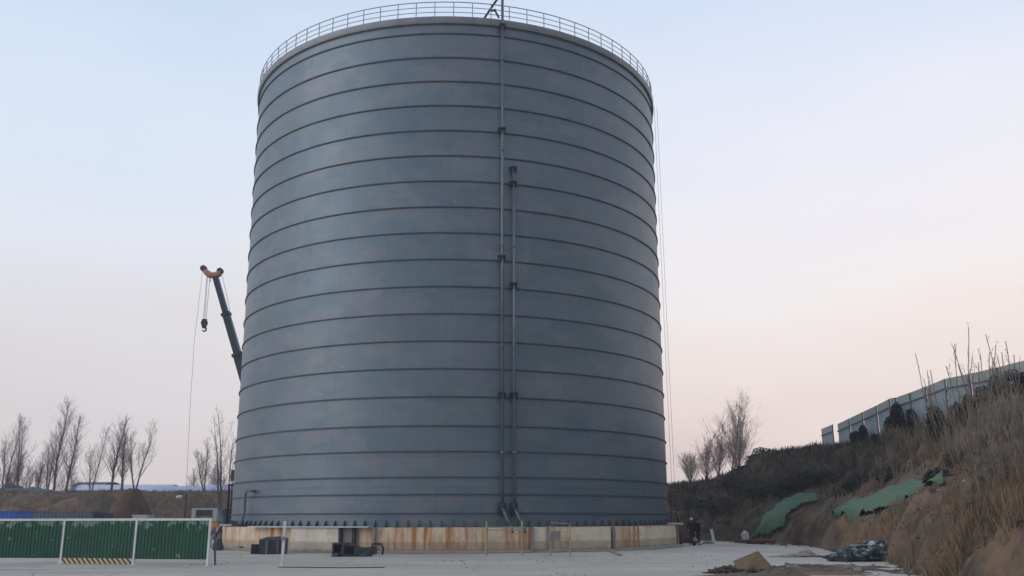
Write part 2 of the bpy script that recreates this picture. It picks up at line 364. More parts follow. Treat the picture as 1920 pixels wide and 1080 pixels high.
def lines(segs):
    out = []
    for a, b, st in segs: out += list(np.arange(a, b, st))
    return np.array(out)
xs = lines([(-290, -110, 9), (-110, -10, .75), (-10, 5, 1), (5, 32, .26), (32, 60, 2), (60, 291, 11)])
ys = lines([(4, 20, 2), (20, 72, .3), (72, 92, .45), (92, 110, .6), (110, 150, 3), (150, 291, 12)])
GX, GY = np.meshgrid(xs, ys); H = height(GX.ravel(), GY.ravel())
SD = sgn_dist(GX.ravel(), GY.ravel())
nx, ny = len(xs), len(ys)
me = bpy.data.meshes.new('hill')
V = np.c_[GX.ravel(), GY.ravel(), H]
idx = np.arange(nx * ny).reshape(ny, nx)
FA = np.c_[idx[:-1, :-1].ravel(), idx[:-1, 1:].ravel(), idx[1:, 1:].ravel(), idx[1:, :-1].ravel()]
keep = (H[FA].max(1) > -.02)
FA = FA[keep]
me.from_pydata(V.tolist(), [], FA.tolist()); me.polygons.foreach_set('use_smooth', [True] * len(me.polygons))
va = me.attributes.new('veg', 'FLOAT', 'POINT')
X_, Y_ = GX.ravel(), GY.ravel()
veg = sm(6.0, 9.5, SD) * .75 + sm(63, 70, Y_) * sm(5, 12, X_) * .6
veg = np.clip(np.where(X_ < 0, sm(4, 9, SD) * .35, veg), 0, 1)
va.data.foreach_set('value', veg)
def earth():
    m = mat('bare_earth', (.085, .058, .04), (.18, .12, .075), .6, .95, 0, bump=1.0, bscale=2.6, detail=12, c3=(.25, .17, .11))
    n, l = nodes(m); b = n['Principled BSDF']; oc = n['Texture Coordinate'].outputs['Object']
    c = n[m['ramp']].outputs[0]
    c = mixc(m, mathn(m, 'MULTIPLY', rng(m, noisen(m, oc, .7, (1, 1, .35), off=(8, 8, 8)), .5, .62), .8), c, (.05, .04, .036))
    c = mixc(m, mathn(m, 'MULTIPLY', rng(m, noisen(m, oc, .4, (1, 1, 1), off=(1, 9, 3)), .54, .62), .6), c, (.23, .13, .075))
    c = mixc(m, mathn(m, 'MULTIPLY', rng(m, noisen(m, oc, 2.4, (1, 1, .6), off=(14, 2, 5)), .55, .7), .6), c, (.22, .165, .1))
    at_ = n.new('ShaderNodeAttribute'); at_.attribute_name = 'veg'
    vf = mathn(m, 'MULTIPLY', at_.outputs['Fac'], rng(m, noisen(m, oc, .5, off=(4, 4, 4)), .3, .6))
    vc = mixc(m, noisen(m, oc, 1.6), (.03, .034, .028), (.06, .058, .04))
    c = mixc(m, vf, c, vc)
    l.new(c, b.inputs['Base Color']); return m
M['earth'] = earth()
tag(mk('hill', me, M['earth']), kind='structure')

# ---------------------------------------------------------------- silo
def cyl(a, r, z): return Vector((SC.x + r * math.sin(a), SC.y - r * math.cos(a), z))
def arc(name, m, parent, prof, a0=-math.pi, a1=math.pi, n=256, closed=False, smooth=True, caps=False):
    """sweep a profile [(r, z)...] around the silo axis, with metric UVs"""
    full = a1 - a0 > 6.28
    P = prof + ([prof[0]] if closed else [])
    k = len(P); vs = []; fs = []; uvs = []
    for i in range(n + 1):
        a = a0 + (a1 - a0) * i / n
        for (r, z) in P: vs.append(tuple(cyl(a, r, z))); uvs.append((a * prof[0][0], z))
    for i in range(n):
        for j in range(k - 1):
            fs.append((i * k + j, (i + 1) * k + j, (i + 1) * k + j + 1, i * k + j + 1))
    if caps and closed:
        fs.append(tuple(range(k - 2, -1, -1))); fs.append(tuple(n * k + j for j in range(k - 1)))
    mesh = bpy.data.meshes.new(name); mesh.from_pydata(vs, [], fs)
    ul = mesh.uv_layers.new(name='UVMap')
    for lp in mesh.loops: ul.data[lp.index].uv = uvs[lp.vertex_index]
    if smooth:
        mesh.polygons.foreach_set('use_smooth', [True] * len(mesh.polygons)); mesh.set_sharp_from_angle(angle=R_(40))
    return mk(name, mesh, m, parent)
Z0, ZT = 1.31, 31.09
silo = thing('storage_silo', (SC.x, SC.y, 0), 'huge round grey steel storage silo with ring seams standing on a rust stained base', 'silo')
arc('shell', M['steel'], silo, [(SR, Z0), (SR, ZT)])
RINGS = [30.03, 28.45, 26.9, 25.35, 23.77, 22.2, 20.64, 19.07, 17.53, 15.96, 14.38, 12.82, 11.28, 9.74, 8.2, 6.63, 5.26, 3.9, 3.0, 2.02]
for z in RINGS:
    arc('stiffener_ring', M['ring'], silo, [(SR - .02, z - .03), (SR + .07, z - .03), (SR + .07, z + .025), (SR - .02, z + .045)], closed=True)
arc('top_curb', M['roof'], silo, [(SR - .05, 30.66), (SR + .13, 30.66), (SR + .17, 30.74), (SR + .17, ZT), (SR - .2, ZT + .02)], closed=True)
arc('roof', M['roof'], silo, [(SR - .1, ZT - .01), (SR * .5, ZT + 1.2), (.3, ZT + 2.2)], n=96)
# railing
rl = mk('guard_rail', bpy.data.meshes.new('guard_rail'), None, silo) if False else None
for dz, rr in ((1.02, .028), (.68, .022), (.34, .022)):
    pr = [(SR + .05 + rr * math.cos(q * math.pi / 3), ZT + dz + rr * math.sin(q * math.pi / 3)) for q in range(6)]
    arc('rail', M['rail'], silo, pr, n=160, closed=True)
pm = MB(); pm.tube([(0, 0, 0), (0, 0, 1.02)], .03, 6); pmesh = pm.mesh('rail_post'); pmesh.materials.append(M['rail'])
NP_ = 80
for i in range(NP_):
    a = -math.pi + (i + .5) * 2 * math.pi / NP_
    o = bpy.data.objects.new('rail_post', pmesh); col.objects.link(o); o.parent = silo
    o.location = cyl(a, SR + .05, ZT + .01) - silo.location
# anchor lugs at the foot of the shell
lm = MB(); lm.add([(-.022, 0, 0), (.022, 0, 0), (.022, -.26, 0), (-.022, -.26, 0), (-.02, 0, .34), (.02, 0, .34), (.02, -.04, .34), (-.02, -.04, .34)],
                  [(0, 3, 2, 1), (4, 5, 6, 7), (0, 1, 5, 4), (1, 2, 6, 5), (2, 3, 7, 6), (3, 0, 4, 7)])
lm.box((0, -.17, .01), (.22, .3, .03)); lmesh = lm.mesh('anchor_lug'); lmesh.materials.append(M['ring'])
a0, a1 = -1.5, 1.5
NL = 74
for i in range(NL):
    a = a0 + (a1 - a0) * i / (NL - 1)
    o = bpy.data.objects.new('anchor_lug', lmesh); col.objects.link(o); o.parent = silo
    o.location = cyl(a, SR, Z0 + .015) - silo.location; o.rotation_euler = (0, 0, a)
# pipes
def pipe(px, ztop, zbot, brackets, label):
    a = ang(px, SR + .3)
    tang = Vector((math.cos(a), math.sin(a), 0)); out = Vector((math.sin(a), -math.cos(a), 0))
    b0 = cyl(a, SR + .3, zbot)
    mbp = MB(); mbp.tube([cyl(a, SR + .3, ztop), b0], .085, 12)
    for z in np.arange(zbot + 2.9, ztop - .5, 5.8): mbp.tube([cyl(a, SR + .3, z - .06), cyl(a, SR + .3, z + .06)], .115, 12)
    p = mbp.build('riser_pipe', M['pipe'], silo, True); p['label'] = label
    for z in brackets:
        k = MB(); rot = Matrix((tang, -out, Vector((0, 0, 1)))).transposed()
        c = cyl(a, SR + .3, z)
        k.box(c, (.34, .3, .1), rot); k.box(c + tang * .13 - Vector((0, 0, .16)) - out * .04, (.06, .3, .24), rot)
        k.box(c - tang * .13 - Vector((0, 0, .16)) - out * .04, (.06, .3, .24), rot); k.box(c - out * .2 + Vector((0, 0, .0)), (.42, .1, .2), rot)
        k.build('bracket', M['dark'], p)
    # lower elbow and nozzle swinging out to the right
    e = MB(); q = [b0 + Vector((0, 0, .1)), b0 + Vector((0, 0, -.12)) + tang * .02 + out * .04, b0 + tang * .18 + out * .25 + Vector((0, 0, -.55)), b0 + tang * .4 + out * .42 + Vector((0, 0, -.95))]
    e.tube(q, [.07, .1, .06, .05], 12); e.build('elbow', M['bluegrey'], p, True)
    e = MB(); e.tube([q[-1], q[-1] + Vector((.05, 0, -.35))], [.075, .06], 12); e.build('nozzle', M['bluegrey'], p, True)
    e = MB(); e.tube([b0 + Vector((0, 0, .25)), b0 + Vector((0, 0, -.02))], .17, 12); e.box(b0 - out * .15, (.4, .3, .5)); e.build('valve', M['dark'], p)
    return a
def zpx(py, r=SR):   # height on the silo front face seen at photo row py
    return at(940, py, SC.y - r + .2).z
a1_ = pipe(941, 32.9, 2.3, [zpx(48), zpx(242), zpx(481), zpx(738), zpx(958)], 'taller of the two riser pipes, rising above the guard rail')
pipe(964, zpx(312), 2.3, [zpx(313), zpx(340), zpx(531), zpx(738), zpx(958)], 'shorter riser pipe ending two thirds up the silo')
k = MB(); top = cyl(a1_, SR + .3, 33.0)
Yt = SC.y - SR - .1
k.bar(top + Vector((.02, 0, -.05)), at(908, 36, Yt + .6), .1, .1); k.bar(at(928, 17, Yt), at(937, 34, Yt + .4), .08, .08)
k.bar(at(922, 20, Yt), at(932, 19, Yt), .09, .09); k.box(top + Vector((0, 0, -.1)), (.3, .3, .45)); k.bar(top, top + Vector((-.1, -.2, 1.0)), .09)
k.build('pipe_brace', M['boom'], silo)
# bent pipes low on the left side, tie rods on the far right
for pts in ([(472, 919, .25), (462, 919, .3), (459, 925, .32), (457, 960, .32), (452, 976, .4), (446, 981, .5)],):
    q = []
    for px, py, off in pts:
        a = ang(px, SR + off); c = cyl(a, SR + off, 0); q.append(at(px, py, c.y))
    k = MB(); k.tube([cyl(ang(474, SR - .1), SR - .1, q[0].z)] + q, .075, 8); k.build('drain_pipe', M['bluegrey'], silo, True)
k = MB(); a = -1.42; k.tube([cyl(a + .05, SR - .1, 3.9), cyl(a + .05, SR + .35, 3.9), cyl(a, SR + .4, 3.6), cyl(a, SR + .4, 1.3)], .08, 8); k.build('drain_pipe', M['dark'], silo, True)
# base
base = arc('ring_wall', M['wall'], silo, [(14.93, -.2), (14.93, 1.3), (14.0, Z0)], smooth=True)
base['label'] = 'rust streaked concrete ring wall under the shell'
for px0, px1, r, z1, mt, nm, lb in ((546, 634, 15.3, 1.29, 'wall2', 'wall_panel', 'smooth grey white wall panel standing proud'),
                            (1068, 1143, 15.12, 1.27, 'plaster', 'wall_panel', 'cream plastered wall panel'),
                            (996, 1024, 15.0, 1.29, 'plaster', 'wall_panel', None),
                            (1198, 1264, 15.0, 1.22, 'plaster', 'wall_panel', 'cream wall panel at the right edge')):
    b_ = arc(nm, M[mt], silo, [(r, -.2), (r, z1), (14.5, z1), (14.5, -.2)], ang(px0, r), ang(px1, r), 24, closed=True, caps=True)
    if lb: b_['label'] = lb
arc('coping', M['coping'], silo, [(15.42, 1.305), (15.42, 1.36), (14.75, 1.37), (14.75, 1.305)], ang(464, 15.4), ang(690, 15.4), 40, closed=True, caps=True)
arc('doorway_board', M['grey'], silo, [(14.99, -.1), (14.99, 1.28), (14.9, 1.28), (14.9, -.1)], ang(634, 15), ang(672, 15), 8, closed=True, caps=True)
for px in (635, 660): arc('door_post', M['dark'], silo, [(15.12, -.1), (15.12, 1.27), (14.96, 1.27), (14.96, -.1)], ang(px, 15.1), ang(px + 6, 15.1), 3, closed=True, caps=True)
for px in (864 / 6.355 + 860, 1045 / 6.355 + 860, 1147, 700):
    arc('wall_rib', M['grey'], silo, [(15.16, -.1), (15.16, 1.29), (14.9, 1.29), (14.9, -.1)], ang(px, 15.1), ang(px + 3.5, 15.1), 3, closed=True, caps=True)
# dirt along the foot
dm = []
arcm = arc('soil_strip', M['sand'], None, [(15.2, .004), (15.2, .05), (14.9, .16)], -1.4, 1.4, 90)
arcm.name = 'soil_strip'; tag(arcm, kind='structure')
for v in arcm.data.vertices:
    f_ = fbm(v.co.x * .8, v.co.y * .8, 2, 3); d_ = (Vector((v.co.x, v.co.y, 0)) - SC); rr = d_.length
    if rr > 15.1: d_.normalize(); v.co.x += d_.x * (f_ * .5 + .2); v.co.y += d_.y * (f_ * .5 + .2)
# side landings on the ring wall
def landing(px0, px1, label, name, left=True):
    yl = 58.6 if left else 61.0; p0 = at(px0, 982, yl); p1 = at(px1, 982, yl); zc = 1.4
    t = thing(name, ((p0.x + p1.x) / 2, yl, 0), label, 'landing')
    k = MB(); k.box(((p0.x + p1.x) / 2, yl, zc), (abs(p1.x - p0.x), 1.6 if not left else .9, .09)); k.build('deck', M['coping'], t)
    return t, p0, p1
t, p0, p1 = landing(414, 468, 'small steel landing with a diagonal strut at the left foot of the silo', 'access_landing')
k = MB(); k.bar((p0.x + .05, 58.3, 1.4), (p0.x - .5, 57.4, .1), .09); k.build('strut', M['galv'], t)
for xx in (p0.x + 1.0,): k = MB(); k.bar((xx, 58.3, 0), (xx, 58.3, 1.35), .14); k.build('post', M['galv'], t)
k = MB(); k.bar((p0.x + .3, 58.95, 0), (p0.x + .3, 58.95, 1.35), .1); k.build('post', M['galv'], t)
t, p0, p1 = landing(1233, 1276, 'pale landing slab with a dark red ladder at the right edge of the silo', 'side_landing', False)
for xx in (p0.x + .3, p1.x - .12):
    k = MB(); k.bar((xx, 61.6, 0), (xx, 61.6, 1.355), .1); k.build('post', M['galv'], t)
k = MB()
for px in (1256, 1266): q = at(px, 925, 61.2); k.bar((q.x, 61.2, 1.44), (q.x - .05, 61.2, 3.45), .07)
for z in np.arange(1.7, 3.4, .28): k.bar((at(1256, 925, 61.2).x, 61.2, z), (at(1266, 925, 61.2).x, 61.2, z), .05)
k.bar((at(1267, 925, 61.2).x, 61.1, 1.9), (at(1273, 985, 61.2).x, 60.9, 1.44), .12)
k.build('ladder', M['redst'], t)
# hanging ropes at the right of the shell
for i, (da, off, lb) in enumerate(((.0, .22, 'thin pale rope hanging close beside the right edge of the silo'), (.02, .42, 'thin pale rope hanging a step outside the right edge of the silo'))):
    a = ang(1253, SR) + da + .02
    k = MB(); k.tube([cyl(a, SR + off, 31.0), cyl(a, SR + off + .05, 15), cyl(a, SR + off + .1, 2.0)], .011, 5)
    tag(k.build('rope', M['cable']), lb, 'rope')

def lump(name, c, size, m_, seed, parent=None, res=14, rough=.25, flat=True, freq=2.2):
    vs = []; fs = []; n1, n2 = res * 2, res
    for j in range(n2 + 1):
        ph = math.pi * j / n2
        for i in range(n1):
            th = 2 * math.pi * i / n1
            v = Vector((math.sin(ph) * math.cos(th), math.sin(ph) * math.sin(th), math.cos(ph)))
            k_ = 1 + rough * fbm(v.x * freq + seed, v.y * freq, v.z * freq, 4)
            v = v * k_
            vs.append((c[0] + v.x * size[0] / 2, c[1] + v.y * size[1] / 2, c[2] + max(v.z, -.15 if flat else -9) * size[2]))
    for j in range(n2):
        for i in range(n1): fs.append((j * n1 + i, (j + 1) * n1 + i, (j + 1) * n1 + (i + 1) % n1, j * n1 + (i + 1) % n1))
    k = MB(); k.add(vs, fs); return k.build(name, m_, parent, res > 8)

# ---------------------------------------------------------------- green barriers
def green():
    m = mat('green_sheet', (.006, .065, .035), (.01, .09, .05), 1.5, .5, 0, coord='Object')
    n, l = nodes(m); b = n['Principled BSDF']; oc = n['Texture Coordinate'].outputs['Object']
    s = n.new('ShaderNodeSeparateXYZ'); l.new(oc, s.inputs[0])
    top_ = rng(m, s.outputs[2], 1.3, 1.68)
    oi = n.new('ShaderNodeObjectInfo'); vv = n.new('ShaderNodeVectorMath'); vv.operation = 'ADD'; l.new(oc, vv.inputs[0]); l.new(oi.outputs['Location'], vv.inputs[1])
    pat = noisen(m, vv.outputs[0], 3.2, (1, 1, 1), detail=1.5, off=(1.7, 0, 0.4))
    f = rng(m, mathn(m, 'MULTIPLY_ADD', top_, .27, pat), .69, .73)
    c = mixc(m, mathn(m, 'MULTIPLY', f, .75), n[m['ramp']].outputs[0], (.2, .3, .25))
    l.new(c, b.inputs['Base Color']); return m
M['green'] = green()
def stripes():
    m = mat('hazard_stripes', (.5, .42, .25), (.6, .5, .3), 3, .6)
    n, l = nodes(m); b = n['Principled BSDF']; oc = n['Texture Coordinate'].outputs['Object']
    s = n.new('ShaderNodeSeparateXYZ'); l.new(oc, s.inputs[0])
    v = mathn(m, 'MULTIPLY', mathn(m, 'ADD', s.outputs[0], s.outputs[2]), 1 / .24)
    f = mathn(m, 'LESS_THAN', mathn(m, 'FRACT', mathn(m, 'ADD', v, 50)), .45)
    c = mixc(m, f, n[m['ramp']].outputs[0], (.09, .04, .025)); l.new(c, b.inputs['Base Color']); return m
M['haz'] = stripes()
BP = [gnd(-24, 1054), gnd(112, 1055), gnd(248.5, 1057), gnd(387.5, 1059)]
BL = ['green sheet barrier panel cut by the left edge of the photo', 'green sheet barrier panel with a yellow striped kickboard under it', 'green sheet barrier panel with a white end post, nearest the silo']
for i in range(3):
    A, B = BP[i], BP[i + 1]; d = (B - A); L = d.length; th = math.atan2(d.y, d.x)
    t = bpy.data.objects.new('site_barrier', None); col.objects.link(t); t.location = A; t.rotation_euler = (0, 0, th)
    tag(t, BL[i], 'barrier', 'green barrier panels in front of the silo')
    def part(nm, mbx, m_, sm_=False):
        o = mk(nm, mbx.mesh(nm, sm_), m_); o.parent = t; return o
    k = MB(); nn = int(L / .04)                     # corrugated sheet, 4 cm deep folds
    prof = []
    for j in range(nn + 1):
        x = .05 + (L - .1) * j / nn; y = .014 if (j // 2) % 2 else -.014
        prof.append((x, y))
    vs = [(x, y, z) for z in (.24, 1.71) for (x, y) in prof] + [(x, y + .01, z) for z in (.24, 1.71) for (x, y) in prof]
    q = nn + 1; fs = [(j, j + 1, q + j + 1, q + j) for j in range(nn)] + [(2 * q + j + 1, 2 * q + j, 3 * q + j, 3 * q + j + 1) for j in range(nn)]
    k.add(vs, fs); part('sheet', k, M['green'])
    k = MB(); k.box((L / 2, 0, 1.755), (L - .12, .07, .09)); part('top_rail', k, M['white'])
    k = MB(); k.box((L / 2, .03, .25), (L - .12, .04, .05)); part('bottom_rail', k, M['dark'])
    k = MB(); k.box((L, 0, .9), (.085, .085, 1.8)); k.box((L, 0, .006), (.2, .24, .012)); part('post', k, M['white'])
    if i == 1: k = MB(); k.box((L / 2, -.03, .13), (L - .1, .02, .22)); part('kickboard', k, M['haz'])
    if i == 2:
        k = MB(); k.bar((L + .12, .35, 0), (L + .13, .12, 1.45), .06); k.bar((L, .05, 1.42), (L + .2, .12, 1.42), .05); part('rear_leg', k, M['bluegrey'])
        k = MB(); k.tube([(L - .9, .2, 1.8), (L - .6, .3, 1.86), (L - .1, .3, 1.84)], .03, 6); part('top_cloth', k, M['ply'])
# lone post with its foot bar
p = gnd(527, 1062)
t = thing('steel_post', p, 'lone pale steel post standing on a thin foot bar in front of the silo', 'post')
k = MB(); k.bar(p, at(533.5, 976, p.y + .02), .1, .1); k.build('upright', M['white'], t)
k = MB(); q = at(531.5, 1005, p.y); k.tube([q + Vector((-.02, -.07, 0)), q + Vector((0, -.07, -.12))], .075, 8); k.build('wire_binding', M['galv'], t)
k = MB(); k.box(p + Vector((-.6, 0, .02)), (1.4, .07, .04)); k.build('foot_bar', M['coping'], t)
k = MB(); k.tube([gnd(520, 1063), gnd(570, 1063.5), gnd(640, 1064.5), gnd(720, 1064)], .035, 6)
tag(k.build('hose', M['rubber']), 'dark hose lying on the concrete to the right of the lone post', 'hose')

# ---------------------------------------------------------------- objects by the ring wall
def rz(a): return Matrix.Rotation(a, 3, 'Z')
def open_box(k, c, sx, sy, sz, rot, wall=.05, face=0):
    """crate of five slabs, open towards -y (face 0) or upwards (face 1)"""
    c = Vector(c); B = lambda o, s: k.box(c + rot @ Vector(o), s, rot)
    B((-sx / 2 + wall / 2, 0, 0), (wall, sy, sz)); B((sx / 2 - wall / 2, 0, 0), (wall, sy, sz)); sx2 = sx - 2 * wall - .004
    B((0, 0, -sz / 2 + wall / 2), (sx2, sy - .004, wall))
    if face == 0: B((0, 0, sz / 2 - wall / 2), (sx2, sy - .004, wall)); B((0, sy / 2 - wall, 0), (sx2, wall, sz - 2 * wall - .004))
    else: B((0, sy / 2 - wall / 2, wall / 2), (sx2, wall, sz - wall - .004)); B((0, -sy / 2 + wall / 2, wall / 2), (sx2, wall, sz - wall - .004))
p = gnd(506, 1038)
t = thing('dark_bin', p, 'dark blue grey bin with a sloping lid against the rusty wall', 'bin')
k = MB(); r = rz(.15); c = p + Vector((0, .5, 0))
vs = [(-.66, -.42, 0), (.68, -.42, 0), (.68, .42, 0), (-.66, .42, 0), (-.7, -.45, .72), (.72, -.45, .7), (.72, .42, .78), (-.7, .42, .74), (-.3, -.2, .86), (.3, -.15, .88)]
k.add([c + r @ Vector(v) for v in vs], [(0, 3, 2, 1), (0, 1, 5, 4), (1, 2, 6, 5), (2, 3, 7, 6), (3, 0, 4, 7), (4, 5, 9, 8), (5, 6, 9), (6, 7, 8, 9), (7, 4, 8)]); k.build('body', M['black'], t)
k = MB(); k.box(c + r @ Vector((-.3, -.47, .36)), (.12, .05, .66), r); k.box(c + r @ Vector((.25, -.47, .36)), (.08, .05, .66), r); k.build('rib', M['bluegrey'], t)
k = MB(); k.box(p + Vector((-.95, .6, .24)), (.45, .5, .48), rz(.3)); tag(k.build('dark_block', M['dark']), 'small dark block beside the left end of the sloping lid bin', 'block')
crs = [(636, 1042, .8, .62, .0, 0, 'dark hollow crate at the left end of the black heap'), (652, 1043, .75, .55, .25, 0, 'low dark crate lying in front of the heap by the doorway'),
       (650, 1040, .5, .35, -.3, 1, 'small open topped dark crate behind the low crate of the heap'), (676, 1043, .85, .42, .2, 1, 'low wide dark tray right of the heap'),
       (690, 1040, .5, .36, -.4, 0, 'small dark crate right of the wide tray')]
for px, py, sx, sz, ro, fc, lb in crs:
    p = gnd(px, py); k = MB(); open_box(k, p + Vector((0, .3, sz / 2 + .005)), sx, .55, sz, rz(ro) @ Matrix.Rotation(ro * .5, 3, 'Y'), .09, fc)
    tag(k.build('dark_crate', M['black']), lb, 'crate', 'dark crates heaped in front of the silo')
p = gnd(660, 1036); k = MB(); open_box(k, p + Vector((.1, .2, .62)), .6, .4, .34, Matrix.Rotation(.35, 3, 'Y'), .08, 0)
k.bar(p + Vector((.1, .2, 0)), p + Vector((.1, .2, .5)), .3); tag(k.build('dark_crate', M['black']), 'tilted dark crate raised at the top of the heap by the doorway', 'crate', 'dark crates heaped in front of the silo')
for i, (px, py, sx, sz, lb) in enumerate(((630, 1043, .5, .12, 'flat dark scrap at the left foot of the crate heap'), (668, 1041, .6, .3, 'crumpled black plastic sheet in the middle of the crate heap'), (683, 1043, .55, .2, 'low black plastic scrap before the small right crate'), (664, 1036, .5, .62, 'bulky black sack standing behind the crates by the doorway'))):
    o = lump('black_plastic', gnd(px, py) + Vector((0, .1, .02)), (sx, .45, sz), M['black'], i * 5 + 11, rough=.7, res=12, freq=2.6); tag(o, lb, 'plastic')
p = gnd(705, 1039); k = MB(); q = [p + Vector((x, 0, z)) for x, z in ((-.28, 0), (-.3, .25), (-.2, .52), (.2, .52), (.33, .3), (.28, 0))]; k.tube(q, .06, 6)
tag(k.build('bent_frame', M['dark']), 'small arched dark frame standing at the right end of the heap', 'frame')
for (a_, b_, r_, lb) in (((420, 1030), (462, 1027), .05, 'longer grey plank on the ground at the left foot of the silo'), ((428, 1026), (452, 1031), .04, 'shorter plank crossing the longer one by the silo foot'), ((1142, 1034), (1162, 1043), .04, 'thin bar lying on the ground beside the grey recess')):
    A, B = gnd(*a_), gnd(*b_); A.z = .05; B.z = .12 if r_ > .04 else .2
    if r_ == .04 and a_[0] > 1000: B.z = .05
    k = MB(); k.bar(A, B, .18, .05); tag(k.build('plank', M['ply'] if a_[0] < 1000 else M['galv']), lb, 'plank')
# scaffold frames in front of the wall
def sframe(pxa, pxb, ytop, ybot, bars, label, rad=.045, wood=False):
    A = gnd(pxa, ybot); B = gnd(pxb, ybot + .5); ht = at(pxa, ytop, A.y).z
    t = thing('scaffold_frame', (A + B) / 2, label, 'scaffold frame')
    for P in (A, B): k = MB(); k.tube([P, P + Vector((0, 0, ht))], rad, 8); k.build('upright', M['galv'], t)
    for z0, z1 in bars: k = MB(); k.tube([A + Vector((0, .0, z0)), B + Vector((0, .0, z1))], rad * .5, 6); k.build('crossbar', M['galv'], t)
    return t, A, B
sframe(911, 978, 977, 1041, [(1.33, 1.33), (1.2, 1.22)], 'wider beige scaffold frame below the riser pipes', .055)
t, A, B = sframe(1031, 1068, 985, 1043, [(1.55, 1.5), (1.12, 1.1), (.3, .34)], 'narrow scaffold frame with a grey board beside the cream panel', .035)
k = MB(); k.box(((A.x * .8 + B.x * .2), A.y + .1, .92), (.6, .03, .5)); k.build('board', M['grey'], t)
k = MB(); P = gnd(1157, 1029); k.tube([P + Vector((0, -.1, 0)), P + Vector((0, -.1, 1.62))], .06, 8); tag(k.build('pipe_stub', M['galv']), 'single short upright pipe right of the grey recess', 'pipe')

# ---------------------------------------------------------------- people
def skin(name, nodes_, edges, m_, parent, sub=2):
    me_ = bpy.data.meshes.new(name); me_.from_pydata([n_[0] for n_ in nodes_], edges, [])
    o = bpy.data.objects.new(name, me_); col.objects.link(o)
    md = o.modifiers.new('s', 'SKIN'); md.use_smooth_shade = True; sv = me_.skin_vertices[0].data
    for i, n_ in enumerate(nodes_): sv[i].radius = (n_[1], n_[2] if len(n_) > 2 else n_[1]); sv[i].use_root = (i == 0)
    o.modifiers.new('u', 'SUBSURF').levels = sub; o.modifiers['u'].render_levels = sub
    bpy.context.view_layer.update()
    dg = bpy.context.evaluated_depsgraph_get(); me2 = bpy.data.meshes.new_from_object(o.evaluated_get(dg)); me2.name = name
    bpy.data.objects.remove(o); me2.materials.clear()
    me2.polygons.foreach_set('use_smooth', [True] * len(me2.polygons))
    return mk(name, me2, m_, None), parent
M['skin'] = mat('skin', (.35, .2, .14), (.42, .25, .18), 5, .6)
M['hair'] = plain('hair', (.015, .013, .012), .8)
M['coat'] = mat('dark_coat', (.012, .018, .024), (.022, .03, .038), 8, .85)
M['coat2'] = mat('black_coat', (.012, .012, .015), (.02, .02, .025), 8, .85)
M['trou'] = mat('dark_trousers', (.012, .016, .025), (.02, .026, .038), 8, .9)
M['boot'] = plain('boot', (.015, .014, .013), .7)
M['hat'] = mat('white_helmet_shell', (.6, .62, .64), (.7, .72, .74), 5, .35)
